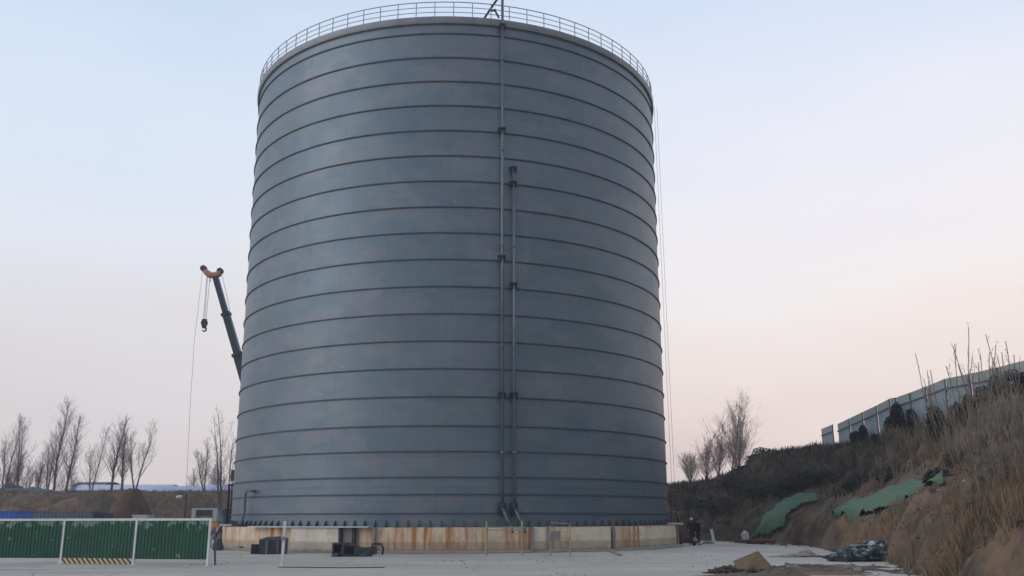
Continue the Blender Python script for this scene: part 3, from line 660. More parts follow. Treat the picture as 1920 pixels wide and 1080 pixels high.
def person(loc, rot, label, hands_hip, helmet, coat, s=.965):
    t = thing('person', loc, label, 'person'); t.rotation_euler = (0, 0, rot); t.scale = (s, s, s)
    if hands_hip:
        armL = [(-.2, 0, 1.44), (-.25, .03, 1.15), (-.25, -.04, .9)]; armR = [(.2, 0, 1.44), (.37, .05, 1.2), (.24, -.04, 1.02)]
    else:
        armL = [(-.19, 0, 1.44), (-.235, .03, 1.15), (-.23, -.05, .9)]; armR = [(.19, 0, 1.44), (.235, .04, 1.15), (.225, -.07, .9)]
    def chain(ns, es, base, pts): 
        prev = base
        for q in pts: ns.append(q); es.append((prev, len(ns) - 1)); prev = len(ns) - 1
        return prev
    # body with head, hands and five fingers each
    ns = [((0, 0, .95), .1, .07)]; es = []
    ch = chain(ns, es, 0, [((0, 0, 1.15), .13, .09), ((0, 0, 1.36), .16, .1), ((0, 0, 1.45), .08, .07), ((0, -.005, 1.52), .052), ((0, -.01, 1.58), .07, .08), ((0, -.015, 1.66), .082, .098), ((0, -.01, 1.73), .06, .07)])
    for arm in (armL, armR):
        sx = -1 if arm[0][0] < 0 else 1
        e = chain(ns, es, 2, [(arm[0], .055), (arm[1], .042), (arm[2], .028)])
        wv = Vector(arm[2]); dv = (wv - Vector(arm[1])).normalized(); sd_ = Vector((0, -1, 0)).cross(dv).normalized()
        pv = wv + dv * .08; e2 = chain(ns, es, e, [(tuple(pv), .03, .016)])
        for f_, ln in ((-.03, .065), (-.01, .08), (.01, .085), (.03, .07)):
            b_ = pv + sd_ * f_ + dv * .02
            chain(ns, es, e2, [(tuple(b_), .009), (tuple(b_ + dv * ln * .5), .009), (tuple(b_ + dv * ln + Vector((0, -.015, -.01))), .007)])
        b_ = wv + dv * .03 - sd_ * .035
        chain(ns, es, e, [(tuple(b_), .011), (tuple(b_ + dv * .04 - sd_ * .02), .009)])
    for sx in (-1, 1): chain(ns, es, 0, [((sx * .09, 0, .86), .085), ((sx * .11, -.01, .48), .055), ((sx * .12, .02, .1), .036), ((sx * .13, -.1, .04), .035, .025)])
    parts = [skin('body', ns, es, M['skin'], t)[0]]
    # face: nose, eyes, ears on the body mesh side (facing -y)
    fc = MB(); fc.tube([(0, -.1, 1.665), (0, -.125, 1.63)], [.01, .016], 6); parts.append(mk('nose', fc.mesh('nose', True), M['skin']))
    for sx in (-1, 1):
        e_ = MB(); e_.box((sx * .033, -.102, 1.665), (.024, .01, .01)); parts.append(mk('eye', e_.mesh('eye'), M['hair']))
        e_ = MB(); e_.tube([(sx * .082, 0, 1.68), (sx * .094, .005, 1.66), (sx * .085, 0, 1.62)], .013, 6); parts.append(mk('ear', e_.mesh('ear', True), M['skin']))
    e_ = MB(); e_.box((0, -.098, 1.6), (.045, .01, .008)); parts.append(mk('mouth', e_.mesh('mouth'), M['redst']))
    # jacket, trousers, boots
    ns = [((0, 0, .8), .17, .13)]; es = []
    chain(ns, es, 0, [((0, 0, .95), .185, .14), ((0, 0, 1.15), .175, .13), ((0, 0, 1.34), .2, .135), ((0, 0, 1.46), .11, .09), ((0, 0, 1.51), .075, .075)])
    for arm in (armL, armR): chain(ns, es, 3, [(arm[0], .085), (arm[1], .064), (tuple(Vector(arm[2])), .05)])
    parts.append(skin('jacket', ns, es, coat, t)[0])
    ns = [((0, 0, .98), .155, .115)]; es = []
    for sx in (-1, 1): chain(ns, es, 0, [((sx * .09, 0, .84), .1), ((sx * .115, -.01, .48), .078), ((sx * .125, .02, .1), .065)])
    parts.append(skin('trousers', ns, es, M['trou'], t)[0])
    for sx in (-1, 1):
        ns = [((sx * .125, .05, .06), .05, .05), ((sx * .13, -.05, .045), .05, .04), ((sx * .135, -.16, .035), .045, .03)]
        parts.append(skin('boot', ns, [(0, 1), (1, 2)], M['boot'], t, 1)[0])
    hb = MB(); n1, n2 = 16, 7
    vs = []; fs = []
    rx, ry, rzv, zc = (.125, .15, .13, 1.69) if helmet else (.092, .108, .1, 1.685)
    for j in range(n2 + 1):
        ph = (math.pi / 2) * j / n2 * (1.0 if helmet else 1.15)
        for i in range(n1): vs.append((rx * math.sin(ph) * math.cos(2 * math.pi * i / n1), .005 + ry * math.sin(ph) * math.sin(2 * math.pi * i / n1), zc + rzv * math.cos(ph)))
    for j in range(n2):
        for i in range(n1): fs.append((j * n1 + i, (j + 1) * n1 + i, (j + 1) * n1 + (i + 1) % n1, j * n1 + (i + 1) % n1))
    hb.add(vs, fs)
    if helmet: hb.box((0, -.16, 1.695), (.18, .1, .012))
    parts.append(mk('helmet' if helmet else 'hair', hb.mesh('helmet', True), M['hat'] if helmet else M['hair']))
    for o in parts: o.parent = t
    return t
person(gnd(1297, 1022), math.pi + .2, 'person in a white safety helmet and dark jacket, hand on hip, by the silo', True, True, M['coat'])
person(gnd(1309, 1022.5), math.pi / 2 + .4, 'bareheaded person in dark clothes standing right of the helmeted one', False, False, M['coat2'], .95)

# ---------------------------------------------------------------- things on the right
rnd = random.Random(5)
# red steel scrap at the right foot of the silo
p = gnd(1287, 1024)
t = thing('red_machine', p, 'low dark red machine lying at the right foot of the silo', 'machine')
k = MB(); k.box(p + Vector((-.1, .3, .3)), (1.2, .5, .32), rz(.1)); k.box(p + Vector((-.5, .3, .62)), (.3, .3, .5), rz(.3)); k.bar(p + Vector((-.5, 0, .7)), p + Vector((.7, .1, .2)), .14); k.build('body', M['redst'], t)
for sx in (-.45, .45): k = MB(); k.tube([p + Vector((sx, .02, .14)), p + Vector((sx, -.06, .14))], .14, 14); k.build('wheel', M['rubber'], t)
lump('motor', p + Vector((.55, .1, .3)), (.34, .34, .2), M['galv'], 3, t)
k = MB(); P = gnd(1268, 1022); k.bar(P + Vector((.1, 0, 0)), P + Vector((.2, .1, .9)), .2); k.box(P + Vector((.15, .05, .5)), (.35, .3, .6)); tag(k.build('red_drum_stand', M['redst']), 'dark red upright stand pressed against the right end of the wall', 'stand')
# slanted white post
P = gnd(1338, 1019); k = MB(); k.bar(P, at(1332.5, 993, P.y), .2, .08); tag(k.build('leaning_board', M['white']), 'white board leaning upright beyond the two people', 'board')
lump('pale_bundle', gnd(1326, 1021) + Vector((0, 0, .05)), (.8, .4, .14), M['bluegrey'], 8); tag(bpy.data.objects['pale_bundle'], 'low grey bundle on the ground right of the two people', 'bundle')
# red beams and bag at the cliff foot
for i, (x0, y0, x1, y1, z, lb) in enumerate(((1378, 1019, 1404, 1021, .14, 'dark red beam under the white bag at the cliff foot'), (1400, 1021, 1432, 1022, .1, 'long dark red beam right of the white bag'),
                                   (1418, 1019, 1450, 1023, .16, 'dark red beam crossing the pale planks'), (1432, 1016, 1452, 1019, .3, 'short rusty red beam raised on the heap by the green net'))):
    A, B = gnd(x0, y0), gnd(x1, y1); A.z = B.z = z; k = MB(); k.bar(A, B, .22, .2); k.bar(A + Vector((0, 0, .1)), B + Vector((0, 0, .1)), .3, .03)
    tag(k.build('red_beam', M['redst']), lb, 'beam', 'dark red beams at the cliff foot')
o = lump('white_bag', gnd(1398, 1018) + Vector((0, .2, .42)), (.55, .5, .38), M['sack'], 4, flat=False); tag(o, 'bulging white bag on the red beams', 'bag')
k = MB(); A = gnd(1370, 1018); B = gnd(1460, 1022); A.z = .05; B.z = .08; k.bar(A, B, .5, .05); tag(k.build('pale_plank', M['sand']), 'long pale plank on the ground under the red beams', 'plank')
for i, (x, y, s_) in enumerate(((1458, 1021, .4), (1468, 1024, .3), (1476, 1022, .35))):
    o = lump('grey_lump', gnd(x, y), (s_ * 1.5, s_, s_ * .5), M['stone'], i + 30, rough=.5); tag(o, ['left', 'middle and smallest', 'right'][i] + ' grey rubble lump between the red beams and the red box', 'rubble', 'rubble lumps by the cliff foot')
P = gnd(1495, 1024); t = thing('red_box', P, 'small dark red box at the foot of the bare earth slope', 'box')
k = MB(); k.box(P + Vector((0, .2, .14)), (.6, .4, .27)); k.build('body', M['redst'], t); k = MB(); k.box(P + Vector((0, .2, .295)), (.66, .44, .035)); k.build('lid', M['dark'], t)
# sand strip on the slab
P = gnd(1498, 1046)
o = lump('sand_heap', P, (2.3, .8, .13), M['sand'], 12, rough=.5, res=20); tag(o, 'long low heap of grey sand on the concrete', 'sand heap')
o = lump('sand_heap', gnd(1508, 1042), (.75, .5, .22), M['sand'], 19, rough=.4, res=16); tag(o, 'small round mound of grey sand rising behind the long low one', 'sand heap')
# rubbish heap
P = gnd(1616, 1054)
for i, (dx, dy, sx, sy, sz, lb) in enumerate(((0, 0, 2.3, 1.2, .46, 'large crumpled dark green tarpaulin heap at the slope foot'), (-.75, -.2, .9, .7, .34, 'low dark tarpaulin fold at the left end of the heap'), (.75, .1, 1.0, .9, .6, 'rounded dark bundle at the right end of the tarpaulin heap'))):
    o = lump('tarpaulin', P + Vector((dx, dy, .05)), (sx, sy, sz), M['tarp'], i * 7 + 2, rough=.75, res=28, freq=3); tag(o, lb, 'tarpaulin')
for i, (px, py, s_, lb) in enumerate(((1633, 1022, .3, 'larger white sack on top of the tarpaulin heap'), (1649, 1026, .26, 'smaller white sack right of the larger one on the tarpaulin heap'), (1622, 1018, .2, 'pale sack behind the two white sacks'))):
    q = at(px, py, P.y); o = lump('sack', (q.x, q.y, q.z), (s_ * 1.3, s_, s_ * .4), M['sack'] if i < 2 else M['bluegrey'], i + 50, flat=False); tag(o, lb, 'sack')
for i in range(5):
    a_ = rnd.uniform(-.25, .3); L = rnd.uniform(.7, 1.4); c = P + Vector((rnd.uniform(-.9, .8), -.35 + i * .12, .36 + .07 * i)); d = Vector((math.cos(a_) * L / 2, .1, math.sin(a_) * L / 2 * .5))
    k = MB(); k.bar(c - d, c + d, .1, .03); tag(k.build('scrap_board', M['bluegrey'] if i % 2 else M['coping']), 'thin scrap board on the tarpaulin heap, ' + ['lowest and nearest', 'second from the front', 'middle one', 'second from the back', 'uppermost at the back'][i] + ' of five', 'board', 'scrap boards on the tarpaulin heap')
# tilted plywood
Yp = 31.8
c0 = [at(1373, 1053, Yp + .25), at(1420, 1034, Yp + .7), at(1449, 1066, Yp + .35), at(1389, 1082, Yp - .35)]
nrm = (c0[1] - c0[0]).cross(c0[3] - c0[0]).normalized() * .018
k = MB(); k.add([p_ for p_ in c0] + [p_ + nrm for p_ in c0], [(0, 1, 2, 3), (7, 6, 5, 4), (0, 4, 5, 1), (1, 5, 6, 2), (2, 6, 7, 3), (3, 7, 4, 0)])
tag(k.build('plywood_sheet', M['ply']), 'brown plywood sheet tilted up on rubble in the foreground', 'plywood')
for i, (px, py, sx, sz, lb) in enumerate(((1366, 1071, .9, .12, 'low dark earth pile left of the tilted plywood'), (1412, 1077, 1.3, .14, 'low earth pile under the front of the tilted plywood'), (1462, 1073, .8, .13, 'small dark earth pile right of the tilted plywood'), (1345, 1076, .7, .1, 'flat dark earth patch at the far left of the foreground rubble'))):
    o = lump('earth_pile', gnd(px, py), (sx, .6, sz), M['pile'], i * 9 + 4, rough=.9, res=22, freq=4.5); tag(o, lb, 'earth pile')
for i in range(34):
    px = rnd.gauss(1408, 42); py = rnd.uniform(1066, 1079); q = gnd(px, py); s_ = rnd.choice((.09, .12, .16, .22))
    o = lump('rubble_stone', (q.x, q.y, max(.02, hz(q.x, q.y) + .02)), (s_ * rnd.uniform(1.2, 1.9), s_, s_ * .34), M['stone'], i * 3.3, rough=.5, res=6)
    tag(o, 'grey rubble stone on the soil around the tilted plywood', 'stone', 'rubble stones around the tilted plywood')
for i in range(30):
    px = rnd.uniform(1450, 1900); py = rnd.uniform(1058, 1079); q = gnd(px, py); s_ = rnd.choice((.08, .12, .16, .22))
    o = lump('soil_clod', (q.x, q.y, max(.02, hz(q.x, q.y) + .02)), (s_ * 1.4, s_, s_ * .5), M['sand'] if i % 3 else M['stone'], i * 2.1 + 90, rough=.6, res=6)
    tag(o, 'clod of soil on the brown ground at the bottom right', 'clod', 'soil clods at the bottom right')

# green nets draped on the slope
def netmat():
    m = mat('green_net', (.055, .115, .062), (.08, .165, .085), 3, .75, 0, bump=.8, bscale=5, c3=(.11, .21, .12)); return m
M['net'] = netmat(); NETC = set()
def march(px, py):
    d = at(px, py, 1.0); lo = None; k_ = 30.0
    Ys = np.arange(30, 100, .25); Xs = d.x * Ys; Zs = CAMZ + (d.z - CAMZ) * Ys
    hh = height(Xs, Ys, False); w_ = np.where(hh > Zs)[0]
    i = w_[0] if len(w_) else len(Ys) - 1
    return Xs[i], Ys[i]
def net(topl, botl, label, nu=44, nv=14):
    def interp(pl, t_): 
        x = np.interp(t_, np.linspace(0, 1, len(pl)), [q[0] for q in pl]); y = np.interp(t_, np.linspace(0, 1, len(pl)), [q[1] for q in pl]); return x, y
    P2 = []
    for j in range(nv + 1):
        for i in range(nu + 1):
            u = i / nu; (xa, ya), (xb, yb) = interp(topl, u), interp(botl, u); v = j / nv
            e = 1.5 * noise.noise(Vector((u * 9, v * 3, 1)))
            P2.append(march(xa + (xb - xa) * v + e, ya + (yb - ya) * v + e))
    P2 = np.array(P2).reshape(nv + 1, nu + 1, 2)
    for _ in range(3):   # relax steps in the ray hits
        Q = P2.copy(); Q[1:-1, 1:-1] = (P2[:-2, 1:-1] + P2[2:, 1:-1] + P2[1:-1, :-2] + P2[1:-1, 2:]) / 4; P2 = Q
    Hh = height(P2[..., 0].ravel(), P2[..., 1].ravel()).reshape(nv + 1, nu + 1)
    for _ in range(3):
        Q = Hh.copy(); Q[1:-1, 1:-1] = np.maximum(Hh[1:-1, 1:-1], np.maximum.reduce([Hh[:-2, 1:-1], Hh[2:, 1:-1], Hh[1:-1, :-2], Hh[1:-1, 2:]]) - .05); Hh = Q
    for _ in range(5):
        Q = Hh.copy(); Q[1:-1, 1:-1] = (Hh[:-2, 1:-1] + Hh[2:, 1:-1] + Hh[1:-1, :-2] + Hh[1:-1, 2:]) / 4; Hh = Q
    for a_, b_ in P2.reshape(-1, 2):
        for da in (-.4, 0, .4):
            for db in (-.4, 0, .4): NETC.add((int((a_ + da) * 2), int((b_ + db) * 2)))
    vs = [(P2[j, i, 0], P2[j, i, 1], Hh[j, i] + .26 + .05 * noise.noise(Vector((i * .7, j * .9, 0)))) for j in range(nv + 1) for i in range(nu + 1)]
    fs = [(j * (nu + 1) + i, j * (nu + 1) + i + 1, (j + 1) * (nu + 1) + i + 1, (j + 1) * (nu + 1) + i) for j in range(nv) for i in range(nu)]
    k = MB(); k.add(vs, fs); o = k.build('dust_net', M['net'], None, True); tag(o, label, 'net')
    md = o.modifiers.new('thickness', 'SOLIDIFY'); md.thickness = .015
net([(1404, 1004), (1430, 972), (1455, 952), (1480, 940), (1500, 936), (1532, 937)], [(1424, 1014), (1452, 1009), (1467, 985), (1480, 962), (1502, 950), (1534, 944)], 'green dust net hanging down to the cliff foot, nearest the silo')
net([(1550, 973), (1590, 952), (1625, 938), (1670, 923), (1720, 910), (1772, 903)], [(1562, 979), (1600, 978), (1640, 974), (1668, 964), (1700, 952), (1772, 940)], 'long green dust net lying along the slope on the right')

# ---------------------------------------------------------------- hoarding on the crest
M['panel'] = mat('pale_blue_sheet', (.3, .36, .4), (.38, .44, .48), .8, .6)
M['panel2'] = mat('weathered_top_sheet', (.34, .37, .35), (.42, .44, .42), .8, .7)
fpx = [(1930, 676), (1870, 691), (1818, 703), (1772, 712), (1735, 727), (1706, 738), (1680, 747), (1668, 749), (1643, 762), (1617, 774), (1592, 786), (1569, 797)]
fpts = []
for px, py in fpx:
    X = 27.3; Y = X / ((px - 960) / F_PX) ; u = -(py - 540) / F_PX
    d = math.cos(PITCH) - u * math.sin(PITCH); Y = 27.3 * d / ((px - 960) / F_PX); fpts.append(at(px, py, Y))
t = thing('hoarding_fence', (27.3, fpts[5].y, 8), 'long pale sheet metal hoarding along the top of the slope', 'fence')
def hoard(a_, b_, t, zb=7.2):
    k = MB(); d = (b_ - a_); dd = d.normalized(); A = a_ + dd * .05; B = b_ - dd * .05
    def quad(zoff0, zoff1, thick, nm, m_):
        vs = []
        nseg = max(2, int(d.length / .15))
        for j in range(nseg + 1):
            q = A.lerp(B, j / nseg); sx = thick * (1 if j % 2 else -1)
            zt = q.z + zoff1; zbb = zb if zoff0 is None else q.z + zoff0
            vs += [(q.x + sx, q.y, zbb), (q.x + sx, q.y, zt), (q.x + sx + .03, q.y, zt), (q.x + sx + .03, q.y, zbb)]
        fs = []
        for j in range(nseg):
            o_ = j * 4
            for r_ in range(4): fs.append((o_ + r_, o_ + (r_ + 1) % 4, o_ + 4 + (r_ + 1) % 4, o_ + 4 + r_))
        kk = MB(); kk.add(vs, fs); kk.build(nm, m_, t)
    quad(None, -.62, .02, 'lower_panel', M['panel']); quad(-.6, 0, .01, 'upper_panel', M['panel2'])
    k.bar(A + Vector((-.06, 0, -.61)), B + Vector((-.06, 0, -.61)), .07); k.build('rail', M['bluegrey'], t)
    k = MB(); k.bar((a_.x - .05, a_.y, zb), (a_.x - .05, a_.y, a_.z - .02), .09); k.build('post', M['bluegrey'], t)
for a_, b_ in zip(fpts, fpts[1:]): hoard(a_, b_, t)
A = at(1561, 797, 83.6); B = at(1539, 806, 87.0)
t = thing('hoarding_end_piece', ((A.x + B.x) / 2, (A.y + B.y) / 2, 8), 'short separate end piece of hoarding beyond a slanting gap', 'fence'); hoard(A, B, t, 6.8)

# ---------------------------------------------------------------- vegetation
def tree_mesh(h, spread, nbr, seed, base_r=.16, low=.3, curve=.6, multi=1, up=.8, fan=1.0, twn=7, lean=0.0):
    rr = random.Random(seed); T = MB(); C = MB()
    def grow(p, d, L, r, depth, mbx, segs=4):
        pts = [p]; q = p.copy(); dd = d.copy()
        for i in range(segs):
            dd = (dd + Vector((rr.gauss(0, .1), rr.gauss(0, .1), .07 * up))).normalized(); q = q + dd * (L / segs); pts.append(q.copy())
        mbx.tube(pts, [r * (1 - .75 * i / segs) for i in range(segs + 1)], 3 if depth else 4, cap=False); return pts, dd
    for mstem in range(multi):
        a_ = rr.uniform(0, 6.28); sp = (0 if multi == 1 else rr.uniform(.12, .35)); hh = h * (1 if mstem == 0 else rr.uniform(.55, .95))
        p = Vector((0, 0, 0)); d = Vector((math.cos(a_) * sp + lean, math.sin(a_) * sp, 1)).normalized(); pts = [p]; n = 9
        ph = rr.uniform(0, 6)
        for i in range(n):
            d = (d + Vector((math.sin(ph + i * .8) * .05 * curve + rr.gauss(0, .025), rr.gauss(0, .03), .05))).normalized()
            pts.append(pts[-1] + d * (hh / n))
        br = base_r / (1 if multi == 1 else 1.6)
        T.tube(pts, [max(.02, br * (1 - .88 * (i / n) ** .8)) for i in range(n + 1)], 7)
        for b_ in range(nbr // multi):
            f_ = low + (1 - low) * (b_ + rr.random()) / (nbr // multi); x = f_ * n; i = min(int(x), n - 1); q = pts[i].lerp(pts[i + 1], x - i)
            a2 = rr.uniform(0, 6.28); ang_ = rr.uniform(.35, .75) * fan
            L = spread * (1.15 - .75 * f_) * rr.uniform(.6, 1.25) * (1 if f_ < .9 else .8)
            dv = Vector((math.cos(a2) * math.sin(ang_), math.sin(a2) * math.sin(ang_), math.cos(ang_)))
            bp, bd = grow(q, dv, L, max(.014, br * .33 * (1.1 - f_)), 1, C, 4)
            for s_ in range(twn):
                k_ = rr.uniform(.2, 1) * 4; i2 = min(int(k_), 3); q2 = bp[i2].lerp(bp[i2 + 1], k_ - i2)
                dv2 = (bd + Vector((rr.gauss(0, .5), rr.gauss(0, .5), rr.gauss(.2, .35)))).normalized()
                tp, td = grow(q2, dv2, L * rr.uniform(.22, .5), .009, 2, C, 2)
                for w_ in range(2):
                    q3 = tp[1].lerp(tp[2], rr.random()); dv3 = (td + Vector((rr.gauss(0, .5), rr.gauss(0, .5), .2))).normalized()
                    C.tube([q3, q3 + dv3 * L * rr.uniform(.1, .22)], [.007, .004], 3, cap=False)
    return T, C
def tree(loc, h, label, group, seed, name='bare_tree', cat='tree', tw='twig', bk='bark', **kw):
    t = thing(name, loc, label, cat, group)
    T, C = tree_mesh(h, seed=seed, **kw)
    o = mk('trunk', T.mesh('trunk', True), M[bk]); o.parent = t
    o = mk('crown', C.mesh('crown'), M[tw]); o.parent = t
    return t
# left row: (px of the foot, row of the top, Y, lean, fork, label)
LT = [(4, 783, 128, .03, 2, 'bare tree cut by the left edge of the photo'),
      (33, 784, 126, .09, 3, 'bare tree with a V shaped crown, second from the left edge'),
      (62, 845, 140, .0, 2, 'small thin bare tree between the V shaped tree and the tallest tree'),
      (18, 850, 142, .05, 3, 'low bushy bare tree behind the leftmost trees'),
      (100, 757, 124, .03, 1, 'tallest bare poplar of the left row'),
      (88, 815, 136, -.02, 2, 'slim bare tree pressed against the left side of the tallest poplar'),
      (122, 786, 126, .04, 1, 'straight bare poplar just right of the tallest one'),
      (170, 800, 134, .05, 2, 'bare tree standing alone left of the leaning pair'),
      (207, 785, 118, .1, 1, 'dark trunked bare poplar leaning right, behind the pointed soil heap'),
      (226, 812, 120, .13, 1, 'thinner bare poplar leaning right, between two stouter ones'),
      (252, 793, 118, .1, 2, 'forked bare poplar rising right behind the pointed soil heap'),
      (383, 828, 126, -.07, 2, 'small bare tree left of the silo, beyond the blue roofs')]
for i, (px, py, Y, ln, mu, lb) in enumerate(LT):
    p = at(px, 920, Y); zg = hz(p.x, p.y); h = at(px, py, Y).z - zg
    tree((p.x, p.y, zg - .1), h * 1.0, lb, 'bare trees beyond the left bank', 100 + i, spread=h * .33, nbr=60, base_r=.2, low=.18, multi=mu, up=1.1, fan=.85, twn=9, lean=ln * .55)
FT = ((48, 868, 150), (76, 860, 152), (10, 872, 150), (140, 872, 150), (34, 862, 154), (112, 866, 152), (395, 872, 150), (360, 880, 148), (410, 868, 152))
O9 = ['leftmost', 'second', 'third', 'fourth', 'fifth', 'sixth', 'seventh', 'eighth', 'rightmost']
for i, (px, py, Y) in enumerate(FT):
    p = at(px, 920, Y); zg = hz(p.x, p.y); h = at(px, py, Y).z - zg
    tree((p.x, p.y, zg - .1), h, 'low hazy bare tree behind the row of poplars, ' + O9[sorted(q[0] for q in FT).index(px)] + ' of nine from the left', 'low bare trees far behind the left bank', 160 + i, spread=h * .45, nbr=48, base_r=.12, low=.08, multi=4, up=.8, twn=9)
p = at(419, 970, 86); h = at(425, 772, 86).z
tree((p.x, p.y, 0), h, 'bare multi stemmed tree right against the left edge of the silo', None, 300, spread=h * .3, nbr=36, base_r=.24, low=.25, multi=3, up=.9, fan=.8, twn=7, lean=.06)
RT = [(1345, 800, 96, 2, 2.2, 'slimmer bare tree at the left of the pair on the right bank'), (1370, 747, 95, 4, 3.6, 'taller fan shaped bare tree on the right bank'),
      (1384, 800, 97, 3, 2.5, 'bare tree half hidden behind the fan shaped one, at its right'), (1322, 822, 99, 3, 2.4, 'low bare tree left of the pair on the right bank'),
      (1294, 858, 100, 4, 2.0, 'small bare shrubby tree nearest the silo on the right bank')]
for i, (px, py, Y, mu, sp, lb) in enumerate(RT):
    p = at(px, 890, Y); zg = hz(p.x, p.y); h = at(px, py, Y).z - zg
    tree((p.x, p.y, zg - .1), h, lb, 'bare trees on the right bank', 200 + i, spread=sp * 1.1, nbr=66, base_r=.15, low=.12, multi=mu, up=.6, twn=11, tw='twig3', bk='twig3', lean=.02)
# bare shrubs and saplings on the right slope
SH = [(1752, 655, 57, .6), (1775, 690, 56, 1.5), (1800, 645, 55, 1.2), (1822, 612, 52, 1.1), (1836, 655, 51, 1.4), (1850, 640, 50, .8), (1893, 620, 48, .7), (1905, 640, 47, .9), (1765, 720, 54, 1.6),
      (1720, 770, 58, 1.5), (1790, 790, 50, 1.5), (1842, 790, 48, 1.5), (1880, 800, 46, 1.6), (1905, 805, 43, 1.7), (1830, 800, 44, 1.9), (1770, 800, 48, 1.6), (1700, 830, 56, 1.4), (1870, 830, 42, 2), (1905, 870, 39, 1.8), (1800, 860, 44, 1.6), (1850, 900, 40, 1.5)]
SH += [(1640, 900, 58, 1.2), (1665, 870, 57, 1.3), (1785, 905, 44, 1.4), (1815, 920, 41, 1.5), (1830, 940, 37, 1.5), (1862, 935, 36, 1.6), (1890, 930, 35, 1.7),
       (1910, 930, 33, 1.5), (1845, 975, 33, 1.3), (1880, 990, 31, 1.4), (1905, 1000, 29, 1.2), (1870, 1020, 29.5, 1.1), (1845, 1035, 30, 1.0), (1820, 1010, 33, 1.1), (1912, 1040, 28, .9), (1610, 860, 66, 1.2), (1580, 850, 70, 1.2), (1655, 820, 64, 1.4), (1685, 800, 61, 1.4), (1735, 800, 55, 1.4), (1815, 800, 49, 1.5), (1860, 810, 46, 1.6)]
ORD = ['first', 'second', 'third', 'fourth', 'fifth', 'sixth', 'seventh', 'eighth', 'ninth', 'tenth', 'eleventh', 'twelfth', 'thirteenth', 'fourteenth', 'fifteenth', 'sixteenth', 'seventeenth', 'eighteenth', 'nineteenth', 'twentieth']
ORD += ['twenty-' + q for q in ORD[:9]] + ['thirtieth'] + ['thirty-' + q for q in ORD[:9]]
def rank(i, lst): return ORD[sorted(range(len(lst)), key=lambda k_: lst[k_]).index(i)]
def surf(px, Y):   # foot on the slope at picture column px and distance Y
    X = (px - 960) / 1745.0 * Y; return X, hz(X, Y)
for i, (px, py, Y, sp) in enumerate(SH):
    X, zg = surf(px, Y); h = max(2.0 if Y > 34 else 1.1, at(px, py, Y).z - zg)
    if h > 6.5: h = 6.5
    crest = i < 9
    where = 'rising above the hoarding' if crest else 'on the brown slope'
    rk = rank(i if crest else i - 9, [q[0] for q in (SH[:9] if crest else SH[9:])])
    tree((X, Y, zg - .1), h, (('bare sapling ' if crest else 'bare shrub ') + where + ', ' + rk + ' from the left of its group'), 'bare saplings at the hoarding' if crest else 'bare shrubs on the right slope', 400 + i, name='bare_sapling' if crest else 'bare_shrub', cat='sapling' if crest else 'shrub', tw='twig2', bk='twig2',
         spread=sp * .85, nbr=14 if crest else 24, base_r=.032 if crest else .045, low=.25, multi=3 if crest else 6, up=1.0, fan=.6, twn=3 if crest else 5)
# dark evergreen shrubs below the hoarding
M['leaf2'] = mat('tangled_brush', (.02, .026, .022), (.062, .058, .046), 1.6, .9)
M['leaf'] = mat('dark_leaf', (.012, .02, .016), (.035, .045, .034), 2, .8)
def leafball(size, n, seed, ls=.1):
    rr = random.Random(seed); k = MB()
    for i in range(n):
        while True:
            v = Vector((rr.uniform(-1, 1), rr.uniform(-1, 1), rr.uniform(-1, 1)))
            if v.length < 1 and v.length > .3 and fbm(v.x * 1.6 + seed, v.y * 1.6, v.z * 1.6, 2) > -.25: break
        c = Vector((v.x * size[0] / 2, v.y * size[1] / 2, (v.z + 1) * size[2] / 2))
        a_ = Vector((rr.gauss(0, 1), rr.gauss(0, 1), rr.gauss(0, 1))).normalized() * ls * rr.uniform(.6, 1.6); b_ = a_.orthogonal().normalized() * ls * .6
        k.add([c - a_, c + b_, c + a_, c - b_], [(0, 1, 2, 3)])
    return k
DB = [(1582, 0, 1.1, 1.0), (1597, 0, .8, 1.3), (1618, 0, .8, 1.3), (1650, 0, 1.3, 1.7), (1662, 0, 1.1, 1.9), (1687, 0, 1.1, 2.1), (1730, 0, 1.3, 2.3), (1772, 0, 1.4, 2.1), (1795, 0, .9, 1.6), (1822, 0, 1.3, 2.1), (1848, 0, 1.0, 1.8), (1882, 0, 1.6, 2.1), (1932, 0, 1.1, 1.7)]
OD = ['nearest the gap at its far end', 'second from the far end', 'third from the far end', 'fourth from the far end, broad', 'fifth from the far end', 'sixth from the far end', 'seventh, near the middle', 'eighth, left of the saplings', 'ninth, low and narrow', 'tenth, behind the tallest sapling', 'eleventh, low between two taller ones', 'twelfth and tallest', 'thirteenth, cut by the right edge']
for i, (px, Y, wd, ht) in enumerate(DB):
    X = 26.75; Y = 26.75 / ((px - 960) / 1700.0); zg = hz(X, Y)
    t = thing('evergreen_shrub', (X, Y, zg - .2), 'dark upright shrub in front of the hoarding, ' + OD[i], 'shrub', 'dark shrubs in front of the hoarding')
    o = mk('foliage', leafball((wd * .8, wd * .8, ht * 1.05), 1300, i + 3, .1).mesh('foliage'), M['leaf']); o.parent = t
    k = MB(); k.tube([(0, 0, 0), (.05, 0, ht * .6)], [.06, .03], 6); o = mk('stem', k.mesh('stem'), M['bark']); o.parent = t
